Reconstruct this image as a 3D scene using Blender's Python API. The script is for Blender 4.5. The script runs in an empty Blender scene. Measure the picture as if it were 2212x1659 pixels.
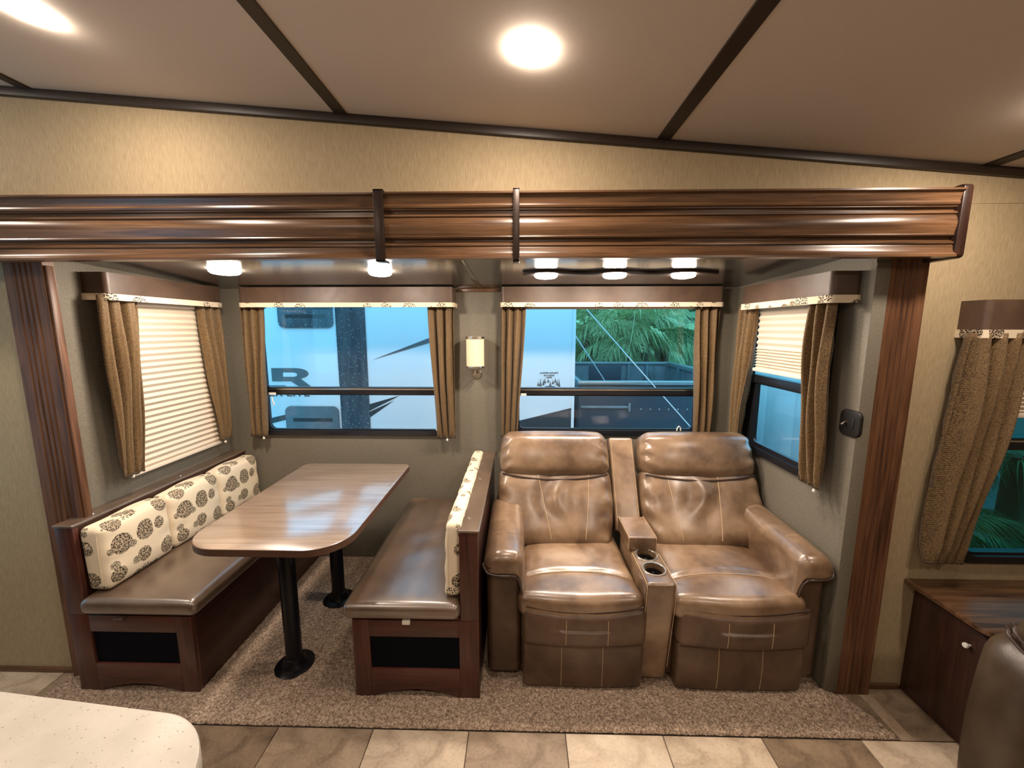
import bpy, bmesh, math, random
import numpy as np
from math import sin, cos, pi, radians, sqrt
from mathutils import Vector, Matrix
random.seed(7); rng = np.random.RandomState(7)
SC = bpy.context.scene
COL = SC.collection
# ---------------------------------------------------------------- camera
cd = bpy.data.cameras.new('camera'); cam = bpy.data.objects.new('camera', cd); COL.objects.link(cam)
cd.sensor_width = 36; cd.lens = 855/2212*36; cd.clip_start = .02
cam.location = (0, -1.5, 1.55); cam.rotation_euler = (radians(90-8.05), 0, radians(1.3))
SC.camera = cam
# ---------------------------------------------------------------- world, exposure
W = bpy.data.worlds.new('sky'); SC.world = W; W.use_nodes = True
bg = W.node_tree.nodes['Background']; bg.inputs[0].default_value = (.17, .62, 1, 1); bg.inputs[1].default_value = .98
SC.view_settings.view_transform = 'Standard'; SC.view_settings.look = 'None'
SC.view_settings.gamma = 1; SC.view_settings.use_curve_mapping = False
SC.view_settings.exposure = 1.78
LAMP = (1, .845, .70)                 # warm white of all the fittings
P_MAIN, P_SLIDE = 95, 90             # radiance of the lenses
SC.cycles.use_denoising = True
SC.cycles.max_bounces = 10
SC.cycles.sample_clamp_indirect = 6

# ---------------------------------------------------------------- helpers: materials
def new_mat(name):
    m = bpy.data.materials.new(name); m.use_nodes = True
    nt = m.node_tree; b = nt.nodes['Principled BSDF']
    return m, nt, b
def N(nt, t, **kw):
    n = nt.nodes.new(t)
    for k, v in kw.items():
        if hasattr(n, k) and not k[0].isupper(): setattr(n, k, v)
        else: n.inputs[k].default_value = v
    return n
def coords(nt, scale=(1,1,1), src='Object', rot=(0,0,0)):
    t = N(nt, 'ShaderNodeTexCoord'); mp = N(nt, 'ShaderNodeMapping')
    mp.inputs['Scale'].default_value = scale; mp.inputs['Rotation'].default_value = rot
    nt.links.new(t.outputs[src], mp.inputs[0]); return mp.outputs[0]
def noise(nt, vec, scale=1, detail=3, rough=.55, dist=0):
    n = N(nt, 'ShaderNodeTexNoise'); n.inputs['Scale'].default_value = scale; n.inputs['Detail'].default_value = detail
    n.inputs['Roughness'].default_value = rough; n.inputs['Distortion'].default_value = dist
    nt.links.new(vec, n.inputs['Vector']); return n.outputs['Fac']
def ramp(nt, fac, stops):
    r = N(nt, 'ShaderNodeValToRGB'); e = r.color_ramp.elements
    while len(e) < len(stops): e.new(.5)
    for el, (p, c) in zip(e, stops): el.position = p; el.color = tuple(c)+(1,) if len(c) == 3 else c
    nt.links.new(fac, r.inputs[0]); return r.outputs[0]
def mixc(nt, fac, a, b, mode='MIX'):
    n = N(nt, 'ShaderNodeMix', data_type='RGBA', blend_type=mode)
    for k, v in ((0, fac), (6, a), (7, b)):
        if isinstance(v, (int, float)): n.inputs[k].default_value = v
        elif isinstance(v, tuple): n.inputs[k].default_value = v+(1,) if len(v) == 3 else v
        else: nt.links.new(v, n.inputs[k])
    return n.outputs[2]
def math_(nt, op, a, b=None):
    n = N(nt, 'ShaderNodeMath', operation=op)
    for k, v in ((0, a), (1, b)):
        if v is None: continue
        if isinstance(v, (int, float)): n.inputs[k].default_value = v
        else: nt.links.new(v, n.inputs[k])
    return n.outputs[0]
def bump(nt, b, h, strength=.3, dist=.002):
    n = N(nt, 'ShaderNodeBump'); n.inputs['Strength'].default_value = strength; n.inputs['Distance'].default_value = dist
    nt.links.new(h, n.inputs['Height']); nt.links.new(n.outputs[0], b.inputs['Normal'])
def plain(name, c, rough=.5, metal=0, spec=.5, coat=0):
    m, nt, b = new_mat(name); b.inputs['Base Color'].default_value = tuple(c)+(1,)
    b.inputs['Roughness'].default_value = rough; b.inputs['Metallic'].default_value = metal
    b.inputs['Specular IOR Level'].default_value = spec; b.inputs['Coat Weight'].default_value = coat
    return m
def two_tone(name, c1, c2, scale, nscale=1, detail=3, rough=.6, bs=.3, bd=.002, lo=.3, hi=.7, spec=.5, src='Object', dist=0):
    m, nt, b = new_mat(name); v = coords(nt, scale, src); f = noise(nt, v, nscale, detail, dist=dist)
    nt.links.new(ramp(nt, f, [(lo, c1), (hi, c2)]), b.inputs['Base Color'])
    b.inputs['Roughness'].default_value = rough; b.inputs['Specular IOR Level'].default_value = spec
    if bs: bump(nt, b, f, bs, bd)
    return m
def wood(name, c1, c2, c3, axis='z', rough=.32, k=1., spec=.5):
    s = {'x': (1.6, 26, 26), 'y': (26, 1.6, 26), 'z': (26, 26, 1.6)}[axis]
    f = {'x': (5, 420, 420), 'y': (420, 5, 420), 'z': (420, 420, 5)}[axis]
    m, nt, b = new_mat(name)
    a = noise(nt, coords(nt, tuple(q*k for q in s)), 1, 5, .6, 1.2)
    g = noise(nt, coords(nt, tuple(q*k for q in f)), 1, 2)
    base = ramp(nt, a, [(.3, c1), (.5, c2), (.72, c3)])
    dark = ramp(nt, g, [(.32, (.45, .42, .4)), (.55, (1, 1, 1))])
    nt.links.new(mixc(nt, .75, base, dark, 'MULTIPLY'), b.inputs['Base Color'])
    b.inputs['Roughness'].default_value = rough; b.inputs['Specular IOR Level'].default_value = spec
    bump(nt, b, g, .12, .0006)
    return m
def leather(name, c1, c2, c3, rough=.36, grain=340, wr=1.0):
    m, nt, b = new_mat(name)
    a = noise(nt, coords(nt), 5, 3, .5, .5); a2 = noise(nt, coords(nt), 30, 3, .5)
    f = math_(nt, 'ADD', math_(nt, 'MULTIPLY', a, .82), math_(nt, 'MULTIPLY', a2, .18))
    nt.links.new(ramp(nt, f, [(.34, c1), (.5, c2), (.66, c3)]), b.inputs['Base Color'])
    nt.links.new(ramp(nt, a2, [(.3, (rough-.02,)*3), (.7, (rough+.05,)*3)]), b.inputs['Roughness'])
    v = N(nt, 'ShaderNodeTexVoronoi'); v.inputs['Scale'].default_value = grain; nt.links.new(coords(nt), v.inputs['Vector'])
    w = noise(nt, coords(nt), 14, 3, .5, 1.5)
    h = math_(nt, 'ADD', math_(nt, 'MULTIPLY', v.outputs['Distance'], .10), math_(nt, 'MULTIPLY', w, .6*wr))
    bump(nt, b, h, .35, .004)
    return m
def discs(name):
    """cream print of round doily discs, each disc made of small dark dots"""
    m, nt, b = new_mat(name)
    uv = coords(nt, (1,1,1), 'UV')
    out = None
    cream = (.72, .61, .45)
    colr = None
    for i, (sc, off, r0, r1, dark, ring) in enumerate([(9.3, (0,0,0), .15, .40, (.022,.016,.012), (.40,.32,.22)),
                                                (12., (3.3,1.7,0), .0, .24, (.10,.08,.055), (.40,.34,.24))]):
        mp = N(nt, 'ShaderNodeMapping'); mp.inputs['Location'].default_value = off; nt.links.new(uv, mp.inputs[0])
        v = N(nt, 'ShaderNodeTexVoronoi', voronoi_dimensions='2D'); v.inputs['Scale'].default_value = sc; v.inputs['Randomness'].default_value = .62
        nt.links.new(mp.outputs[0], v.inputs['Vector'])
        sep = N(nt, 'ShaderNodeSeparateColor'); nt.links.new(v.outputs['Color'], sep.inputs[0])
        rad = math_(nt, 'ADD', math_(nt, 'MULTIPLY', sep.outputs[0], r1-r0), r0)
        wob = noise(nt, uv, 160, 2)
        d = math_(nt, 'ADD', v.outputs['Distance'], math_(nt, 'MULTIPLY', math_(nt, 'SUBTRACT', wob, .5), .06))
        inside = math_(nt, 'LESS_THAN', d, rad)
        dots = N(nt, 'ShaderNodeTexVoronoi', voronoi_dimensions='2D', feature='F1'); dots.inputs['Scale'].default_value = 135; nt.links.new(uv, dots.inputs['Vector'])
        dotm = ramp(nt, dots.outputs['Distance'], [(.30, (1,1,1)), (.41, (0,0,0))])
        tone = mixc(nt, math_(nt, 'GREATER_THAN', sep.outputs[1], .55), ring, cream)
        fill = mixc(nt, dotm, tone, dark)
        colr = mixc(nt, inside, colr if colr is not None else cream, fill)
    nt.links.new(colr, b.inputs['Base Color']); b.inputs['Roughness'].default_value = .8; b.inputs['Specular IOR Level'].default_value = .2
    bump(nt, b, noise(nt, uv, 900, 2), .15, .0006)
    return m
def herringbone(name, c1, c2):
    m, nt, b = new_mat(name)
    uv = coords(nt, (1,1,1), 'UV')
    br = N(nt, 'ShaderNodeTexWave', wave_type='BANDS', bands_direction='DIAGONAL'); br.inputs['Scale'].default_value = 85
    br.inputs['Distortion'].default_value = 5; br.inputs['Detail'].default_value = 1; br.inputs['Detail Scale'].default_value = 3
    nt.links.new(uv, br.inputs['Vector'])
    nt.links.new(ramp(nt, br.outputs['Fac'], [(.25, c1), (.6, c2)]), b.inputs['Base Color'])
    b.inputs['Roughness'].default_value = .55; b.inputs['Specular IOR Level'].default_value = .3
    b.inputs['Sheen Weight'].default_value = .15
    bump(nt, b, br.outputs['Fac'], .3, .0012)
    return m
def glass(name, tint=(1,1,1)):
    m = bpy.data.materials.new(name); m.use_nodes = True; nt = m.node_tree; nt.nodes.clear()
    o = N(nt, 'ShaderNodeOutputMaterial'); t = N(nt, 'ShaderNodeBsdfTransparent'); g = N(nt, 'ShaderNodeBsdfGlossy'); f = N(nt, 'ShaderNodeFresnel')
    t.inputs[0].default_value = tint+(1,); g.inputs['Roughness'].default_value = .02; f.inputs[0].default_value = 1.45
    mx = N(nt, 'ShaderNodeMixShader'); ge = N(nt, 'ShaderNodeNewGeometry'); nt.links.new(math_(nt, 'MULTIPLY', f.outputs[0], math_(nt, 'SUBTRACT', 1.0, ge.outputs['Backfacing'])), mx.inputs[0]); nt.links.new(t.outputs[0], mx.inputs[1]); nt.links.new(g.outputs[0], mx.inputs[2])
    nt.links.new(mx.outputs[0], o.inputs[0]); return m
def emit(name, c, s):
    m = bpy.data.materials.new(name); m.use_nodes = True; nt = m.node_tree; nt.nodes.clear()
    o = N(nt, 'ShaderNodeOutputMaterial'); e = N(nt, 'ShaderNodeEmission'); e.inputs[0].default_value = tuple(c)+(1,); e.inputs[1].default_value = s
    nt.links.new(e.outputs[0], o.inputs[0]); return m
def cloth_translucent(name, c, trans=.35, rough=.8):
    m, nt, b = new_mat(name); b.inputs['Base Color'].default_value = tuple(c)+(1,); b.inputs['Roughness'].default_value = rough
    b.inputs['Specular IOR Level'].default_value = .15
    t = N(nt, 'ShaderNodeBsdfTranslucent'); t.inputs[0].default_value = tuple(c)+(1,); mx = N(nt, 'ShaderNodeMixShader'); mx.inputs[0].default_value = trans
    o = nt.nodes['Material Output']; nt.links.new(b.outputs[0], mx.inputs[1]); nt.links.new(t.outputs[0], mx.inputs[2]); nt.links.new(mx.outputs[0], o.inputs[0])
    bump(nt, b, noise(nt, coords(nt), 900, 2), .1, .0005)
    return m

M = {}
M['wallpaper'] = two_tone('streaked_beige_wallpaper', (.312,.235,.136), (.45,.352,.218), (620,620,30), 1, 3, .75, .35, .0012, .32, .68, .25)
M['slidepaper'] = two_tone('mottled_grey_wallpaper', (.135,.119,.090), (.190,.168,.130), (1,1,1), 160, 4, .6, .3, .0008, .3, .7, .35)
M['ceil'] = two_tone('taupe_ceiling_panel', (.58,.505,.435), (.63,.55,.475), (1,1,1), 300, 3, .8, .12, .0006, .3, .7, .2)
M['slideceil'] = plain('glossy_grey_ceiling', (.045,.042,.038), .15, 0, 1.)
M['wood_x'] = wood('cherry_wood_across', (.046,.022,.0105), (.115,.057,.027), (.185,.098,.048), 'x', .29)
M['wood_z'] = wood('cherry_wood_upright', (.060,.026,.013), (.140,.062,.030), (.205,.098,.049), 'z', .44, spec=.35)
M['wood_y'] = wood('cherry_wood_deep', (.024,.009,.005), (.050,.018,.009), (.075,.028,.014), 'y', .34)
M['wood_dark'] = wood('dark_cherry_wood', (.020,.008,.005), (.042,.016,.0095), (.062,.024,.014), 'z', .36)
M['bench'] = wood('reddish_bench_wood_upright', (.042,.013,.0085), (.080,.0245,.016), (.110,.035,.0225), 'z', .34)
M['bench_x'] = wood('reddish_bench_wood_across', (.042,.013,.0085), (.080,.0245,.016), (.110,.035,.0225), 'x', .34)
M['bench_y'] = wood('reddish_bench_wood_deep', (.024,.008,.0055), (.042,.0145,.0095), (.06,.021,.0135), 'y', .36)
M['trim'] = plain('dark_brown_trim', (.020,.011,.007), .45)
M['table'] = wood('pale_walnut_laminate', (.27,.175,.115), (.34,.235,.165), (.41,.30,.22), 'x', .30, .8)
M['edge'] = plain('brown_table_edging', (.085,.040,.025), .35)
M['black'] = plain('black_paint', (.004,.004,.006), .34, 0, .3)
M['blackframe'] = plain('black_window_frame', (.010,.010,.013), .30)
M['grille'] = two_tone('black_speaker_cloth', (.002,.002,.004), (.006,.006,.010), (1,1,1), 900, 1, .9, .2, .001, spec=.08)
M['vinyl'] = leather('dark_brown_vinyl', (.075,.045,.028), (.105,.065,.040), (.13,.085,.054), .34, 420, .45)
M['pelmet'] = leather('brown_upholstery', (.062,.036,.023), (.085,.050,.032), (.112,.068,.044), .45, 500, .35)
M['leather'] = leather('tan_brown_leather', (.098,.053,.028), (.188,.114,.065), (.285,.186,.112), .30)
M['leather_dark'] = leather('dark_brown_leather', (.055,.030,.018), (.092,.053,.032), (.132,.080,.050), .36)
M['armchair'] = leather('olive_brown_leather', (.034,.022,.012), (.052,.034,.020), (.072,.048,.029), .36)
M['piping'] = plain('dark_leather_piping', (.045,.024,.016), .4)
M['thread'] = plain('pale_thread', (.50,.36,.22), .7)
M['discs'] = discs('cream_disc_print')
M['curtain'] = herringbone('gold_brown_weave', (.055,.031,.012), (.205,.125,.052))
M['blind'] = cloth_translucent('cream_pleated_fabric', (.82,.70,.56), .22)
M['blindrail'] = plain('cream_rail', (.75,.64,.52), .5)
M['glass'] = glass('clear_glass')
M['glass_side'] = glass('tinted_glass', (.22,.42,.38))
M['metal'] = plain('brushed_nickel', (.62,.57,.50), .28, 1)
M['white'] = plain('white_plastic', (.8,.76,.68), .4)
M['shade'] = cloth_translucent('cream_lamp_shade', (.92,.83,.62), .35)
M['darkplate'] = plain('dark_bronze', (.035,.022,.018), .35, .6)
M['switch'] = plain('black_switch_plastic', (.012,.0105,.010), .5, 0, .3)
M['lens_main'] = emit('lit_ceiling_lens', LAMP, P_MAIN)
M['lens_slide'] = emit('lit_slide_lens', LAMP, P_SLIDE)
M['rim'] = plain('white_lamp_rim', (.8,.78,.72), .4)
M['cuprim'] = plain('pale_cup_rim', (.42,.36,.30), .25, .8)
M['cupin'] = plain('dark_cup_well', (.012,.010,.009), .12)
m, nt, b = new_mat('speckled_white_stone'); M['stone'] = m
v = N(nt, 'ShaderNodeTexVoronoi'); v.inputs['Scale'].default_value = 230; nt.links.new(coords(nt, (1,1,1)), v.inputs['Vector'])
sep = N(nt, 'ShaderNodeSeparateColor'); nt.links.new(v.outputs['Color'], sep.inputs[0])
spk = math_(nt, 'MULTIPLY', math_(nt, 'LESS_THAN', v.outputs['Distance'], math_(nt, 'MULTIPLY', sep.outputs[0], .30)), math_(nt, 'GREATER_THAN', sep.outputs[1], .66))
nt.links.new(mixc(nt, spk, ramp(nt, noise(nt, coords(nt), 20, 4), [(.3, (.46,.42,.365)), (.7, (.53,.49,.43))]), (.26,.21,.16)), b.inputs['Base Color']); b.inputs['Roughness'].default_value = .38; b.inputs['Specular IOR Level'].default_value = .35
# carpet
m, nt, b = new_mat('speckled_brown_carpet'); M['carpet'] = m
f1 = noise(nt, coords(nt), 330, 3, .7); f2 = noise(nt, coords(nt), 110, 3, .6)
fm = math_(nt, 'ADD', math_(nt, 'MULTIPLY', f1, .6), math_(nt, 'MULTIPLY', f2, .4))
nt.links.new(ramp(nt, fm, [(.38, (.085,.052,.036)), (.5, (.34,.245,.175)), (.60, (.66,.52,.40))]), b.inputs['Base Color'])
b.inputs['Roughness'].default_value = .95; b.inputs['Specular IOR Level'].default_value = .05; bump(nt, b, fm, .9, .006)
TILE = []
for i, (a, c) in enumerate([((.33,.245,.17), (.56,.45,.335)), ((.18,.125,.083), (.35,.26,.18)), ((.11,.075,.048), (.24,.17,.11)), ((.42,.32,.225), (.62,.51,.39))]):
    m, nt, b = new_mat('stone_tile_%s' % ('sand', 'tan', 'umber', 'cream')[i]); TILE.append(m)
    f = noise(nt, coords(nt), 9, 6, .62, .8); g = noise(nt, coords(nt), 90, 3)
    ff = math_(nt, 'ADD', math_(nt, 'MULTIPLY', f, .75), math_(nt, 'MULTIPLY', g, .25))
    nt.links.new(ramp(nt, ff, [(.36, a), (.62, c)]), b.inputs['Base Color'])
    b.inputs['Roughness'].default_value = .42; bump(nt, b, ff, .15, .001)
M['grout'] = plain('brown_joint', (.10,.075,.055), .8)
for k_, sp_, ct_, cr_, ior_ in (('table', 1., 1., .17, 4.0), ('vinyl', .7, .65, .27, 2.3), ('leather', .7, .4, .25, 1.7)):
    b = M[k_].node_tree.nodes['Principled BSDF']; b.inputs['Specular IOR Level'].default_value = sp_; b.inputs['Coat Weight'].default_value = ct_; b.inputs['Coat Roughness'].default_value = cr_; b.inputs['Coat IOR'].default_value = ior_
# outside
M['rv'] = plain('white_gel_coat', (.80,.82,.84), .35)
M['decal'] = two_tone('grey_decal_film', (.10,.115,.125), (.135,.15,.16), (1,1,1), 9, 3, .5, 0)
M['decal_dark'] = plain('charcoal_decal_film', (.045,.05,.055), .4)
m, nt, b = new_mat('rain_spotted_dark_film'); M['wet'] = m
v = N(nt, 'ShaderNodeTexVoronoi'); v.inputs['Scale'].default_value = 55; nt.links.new(coords(nt, (1,1,.6)), v.inputs['Vector'])
sp = ramp(nt, v.outputs['Distance'], [(.10, (1,1,1)), (.2, (0,0,0))])
n2 = noise(nt, coords(nt, (22,22,3)), 1, 3)
nt.links.new(mixc(nt, sp, ramp(nt, n2, [(.3, (.035,.045,.06)), (.75, (.09,.105,.12))]), (.45,.48,.5)), b.inputs['Base Color']); b.inputs['Roughness'].default_value = .35
M['ventslot'] = plain('black_vent_slot', (.02,.022,.025), .5)
M['trailer'] = two_tone('weathered_grey_steel', (.14,.155,.165), (.23,.245,.25), (1,1,1), 4, 5, .6, .1, .002)
M['trailer_dark'] = plain('dark_steel_panel', (.035,.045,.06), .5)
M['galv'] = plain('galvanised_rail', (.30,.33,.33), .4, .5)
M['concrete'] = two_tone('pale_render', (.72,.72,.70), (.82,.82,.80), (3,3,1), 1, 5, .9, .1, .002)
M['ground'] = two_tone('grey_gravel_ground', (.12,.12,.115), (.22,.215,.20), (1,1,1), 14, 5, .95, .4, .01)
M['frond'] = two_tone('palm_green', (.20,.30,.10), (.80,.86,.48), (1,1,1), 3, 3, .45, 0)
M['frond_dark'] = two_tone('deep_palm_green', (.08,.15,.05), (.38,.50,.22), (1,1,1), 3, 3, .45, 0)
M['stem'] = plain('palm_stem', (.10,.085,.045), .8)
M['rope'] = plain('white_rope', (.72,.72,.70), .7)
M['seamline'] = plain('dark_seam', (.16,.17,.17), .8)

# ---------------------------------------------------------------- helpers: geometry
class MB:
    def __init__(s): s.v = []; s.f = []; s.uv = None; s.n = 0
    def add(s, verts, faces, uv=None):
        o = s.n; s.v.append(np.asarray(verts, float)); s.n += len(verts)
        s.f += [tuple(i+o for i in q) for q in faces]
        if uv is not None: s.uv = (s.uv or []) + [np.asarray(uv, float)]
        return s
    def box(s, lo, hi):
        x0,y0,z0 = lo; x1,y1,z1 = hi
        return s.add([(x0,y0,z0),(x1,y0,z0),(x1,y1,z0),(x0,y1,z0),(x0,y0,z1),(x1,y0,z1),(x1,y1,z1),(x0,y1,z1)],
                     [(3,2,1,0),(4,5,6,7),(0,1,5,4),(1,2,6,5),(2,3,7,6),(3,0,4,7)])
    def prism(s, pts, axis, a0, a1):
        """pts: outline in the two other axes (in xyz order), swept along axis from a0 to a1"""
        n = len(pts); V = []
        for a in (a0, a1):
            for p in pts:
                q = list(p); q.insert('xyz'.index(axis), a); V.append(q)
        F = [tuple(range(n))[::-1], tuple(range(n, 2*n))] + [(i, (i+1) % n, n+(i+1) % n, n+i) for i in range(n)]
        return s.add(V, F)
    def lathe(s, prof, c, n=24, axis='z', a0=0, a1=2*pi):
        V = []; F = []; full = abs(a1-a0-2*pi) < 1e-6; m = len(prof); k = n if full else n+1
        for i in range(k):
            a = a0+(a1-a0)*i/n
            for r, h in prof:
                p = {'z': (r*cos(a), r*sin(a), h), 'y': (r*cos(a), h, r*sin(a)), 'x': (h, r*cos(a), r*sin(a))}[axis]
                V.append((c[0]+p[0], c[1]+p[1], c[2]+p[2]))
        for i in range(n):
            j = (i+1) % k
            for t in range(m-1): F.append((i*m+t, j*m+t, j*m+t+1, i*m+t+1))
        return s.add(V, F)
    def tube(s, path, r, n=8, flat=1.0):
        P = [Vector(p) for p in path]; V = []; F = []; up = None
        for i, p in enumerate(P):
            t = (P[min(i+1, len(P)-1)]-P[max(i-1, 0)]).normalized()
            if up is None:
                up = Vector((0,0,1)) if abs(t.z) < .9 else Vector((1,0,0))
            a = t.cross(up).normalized(); b_ = a.cross(t).normalized(); up = b_
            rr = r[i] if isinstance(r, (list, tuple)) else r
            for k in range(n):
                th = 2*pi*k/n; V.append(p+a*(rr*cos(th))+b_*(rr*flat*sin(th)))
        for i in range(len(P)-1):
            for k in range(n): F.append((i*n+k, i*n+(k+1) % n, (i+1)*n+(k+1) % n, (i+1)*n+k))
        F.append(tuple(range(n))[::-1]); F.append(tuple((len(P)-1)*n+k for k in range(n)))
        return s.add([tuple(v) for v in V], F)
    def grid(s, fn, nu, nv, uvfn=None):
        V = [fn(i/nu, j/nv) for i in range(nu+1) for j in range(nv+1)]
        F = [(i*(nv+1)+j, (i+1)*(nv+1)+j, (i+1)*(nv+1)+j+1, i*(nv+1)+j+1) for i in range(nu) for j in range(nv)]
        return s.add(V, F, [uvfn(i/nu, j/nv) for i in range(nu+1) for j in range(nv+1)] if uvfn else None)
    def soft(s, half, r, n=(8,8,8), deform=None, k=3, at=(0,0,0)):
        P, F, UV = rounded(half, r, n, k)
        if deform: P = deform(P)
        return s.add(P+np.array(at), F, UV)
    def build(s, name, mat, parent=None, base=(0,0,0), bevel=0, smooth=True, seg=2, angle=40, solid=0, sub=0):
        me = bpy.data.meshes.new(name); V = np.concatenate(s.v)-np.array(base)
        me.from_pydata(V.tolist(), [], s.f); me.update()
        if s.uv:
            U = np.concatenate(s.uv)
            if len(U) == len(V):
                lay = me.uv_layers.new(name='UVMap'); li = np.zeros(len(me.loops), np.int32); me.loops.foreach_get('vertex_index', li)
                lay.data.foreach_set('uv', U[li].ravel())
        bm = bmesh.new(); bm.from_mesh(me)
        if not s.uv: bmesh.ops.recalc_face_normals(bm, faces=bm.faces)
        if bevel:
            ed = [e for e in bm.edges if len(e.link_faces) == 2 and e.calc_face_angle(0) > radians(35)]
            bmesh.ops.bevel(bm, geom=ed, offset=bevel, segments=seg, profile=.5, affect='EDGES', clamp_overlap=True)
        bm.to_mesh(me); bm.free()
        if smooth: me.shade_smooth(); me.set_sharp_from_angle(angle=radians(angle))
        me.materials.append(mat)
        o = bpy.data.objects.new(name, me); COL.objects.link(o)
        if parent is not None: o.parent = parent
        else: o.location = base
        if solid: md = o.modifiers.new('thickness', 'SOLIDIFY'); md.thickness = solid; md.offset = 0
        if sub: md = o.modifiers.new('smooth', 'SUBSURF'); md.levels = md.render_levels = sub
        return o
def axis_pts(a, r, n, k):
    c = a-r
    e = [c+r*math.tan(pi/4*i/k) for i in range(1, k+1)]
    mid = [c*(-1+2*i/n) for i in range(n+1)]
    return [-q for q in e[::-1]]+mid+e
def rounded(half, r, n, k):
    A = [axis_pts(half[i], r, n[i], k) for i in range(3)]
    idx = {}; P = []; F = []; UV = []
    def vid(p):
        key = tuple(round(q, 6) for q in p)
        if key not in idx: idx[key] = len(P); P.append(p)
        return idx[key]
    for ax in range(3):
        u, w = (ax+1) % 3, (ax+2) % 3
        for sgn in (-1, 1):
            g = []
            for a in A[u]:
                row = []
                for c in A[w]:
                    p = [0,0,0]; p[ax] = sgn*half[ax]; p[u] = a; p[w] = c; row.append(vid(tuple(p)))
                g.append(row)
            for i in range(len(A[u])-1):
                for j in range(len(A[w])-1):
                    q = (g[i][j], g[i+1][j], g[i+1][j+1], g[i][j+1]); F.append(q if sgn > 0 else q[::-1])
    P = np.array(P); h = np.array(half)
    core = np.clip(P, -(h-r), h-r); d = P-core; L = np.linalg.norm(d, axis=1, keepdims=True); L[L < 1e-9] = 1
    return core+d/L*r, F, np.zeros((len(P), 2))
def tag(o, label=None, cat=None, group=None, kind=None):
    if label: o['label'] = label
    if cat: o['category'] = cat
    if group: o['group'] = group
    if kind: o['kind'] = kind
    return o
class Thing:
    def __init__(s, name, base, label, cat=None, group=None, kind=None):
        s.base = base; s.o = bpy.data.objects.new(name, None); s.o.location = base; s.o.empty_display_size = .05
        COL.objects.link(s.o); tag(s.o, label, cat, group, kind)
    def part(s, name, mb, mat, parent=None, label=None, **kw):
        o = mb.build(name, mat, parent or s.o, s.base, **kw)
        if label: o['label'] = label
        return o
def arc(cx, cy, r, a0, a1, n=6):
    return [(cx+r*cos(radians(a0+(a1-a0)*i/n)), cy+r*sin(radians(a0+(a1-a0)*i/n))) for i in range(n+1)]
def rrect(x0, x1, y0, y1, r, n=5):
    r = (r,)*4 if not isinstance(r, tuple) else r
    return arc(x1-r[0], y1-r[0], r[0], 0, 90, n)+arc(x0+r[1], y1-r[1], r[1], 90, 180, n)+arc(x0+r[2], y0+r[2], r[2], 180, 270, n)+arc(x1-r[3], y0+r[3], r[3], 270, 360, n)
def holed(mb, axis, pos, thick, a_rng, z_rng, holes):
    """wall slab normal to axis from pos to pos+thick; holes = [(a0,a1,z0,z1)]"""
    As = sorted({a_rng[0], a_rng[1]} | {q for h in holes for q in h[:2]}); Zs = sorted({z_rng[0], z_rng[1]} | {q for h in holes for q in h[2:]})
    for i in range(len(As)-1):
        for j in range(len(Zs)-1):
            ca, cz = (As[i]+As[i+1])/2, (Zs[j]+Zs[j+1])/2
            if any(h[0] < ca < h[1] and h[2] < cz < h[3] for h in holes): continue
            if axis == 'y': mb.box((As[i], min(pos, pos+thick), Zs[j]), (As[i+1], max(pos, pos+thick), Zs[j+1]))
            else: mb.box((min(pos, pos+thick), As[i], Zs[j]), (max(pos, pos+thick), As[i+1], Zs[j+1]))
    return mb

# ================================================================= SETTING
YB, XL, XR, YW, ZC = .97, -1.885, 1.295, .06, 1.79      # slide back wall, slide side walls, main wall face, slide ceiling
RX0, RX1, RY0 = -4.0, 3.2, -2.45
def zc(x): return 2.267-.0848*x                          # raked main ceiling
# --- floor: tiles
fl = tag(MB().box((RX0,RY0,-.06), (RX1,YW+.02,-.006)).build('floor', M['grout']), 'floor of mixed sand, tan and umber stone-look tiles with thin joints', kind='structure')
TX0, TP, TY0 = -.945, .3735, -.170
def make_tile(h):
    mb = MB().box((0,0,-.012), (TP-.003, h-.003, 0)); return mb
tm = []
for m in TILE:
    o = make_tile(TP).build('tile', m, fl, bevel=.0012, seg=1); tm.append(o.data); bpy.data.objects.remove(o)
order = {(-1,0): 2, (0,0): 1, (1,0): 0, (2,0): 1, (3,0): 3, (4,0): 0, (5,0): 2, (6,0): 0, (6,1): 2, (7,1): 2, (7,0): 2, (-4,1): 0, (-5,1): 2, (-3,1): 1, (-6,1): 1}
for i in range(-9, 12):
    for j in range(-6, 2):
        x = TX0+i*TP; y = TY0-TP+j*TP
        if x+TP > RX1 or x < RX0 or y < RY0: continue
        if j == 1 and -2 <= i <= 5: continue
        kk = order.get((i, j), rng.choice([0,1,2,3,0,1]))
        o = bpy.data.objects.new('tile', tm[kk]); COL.objects.link(o); o.parent = fl
        o.location = (x+.0015, y+.0015, 0)
        if j == 1: o.scale = (1, (YW-y-.002)/TP, 1)
        elif i % 2 == 0: pass
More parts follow.
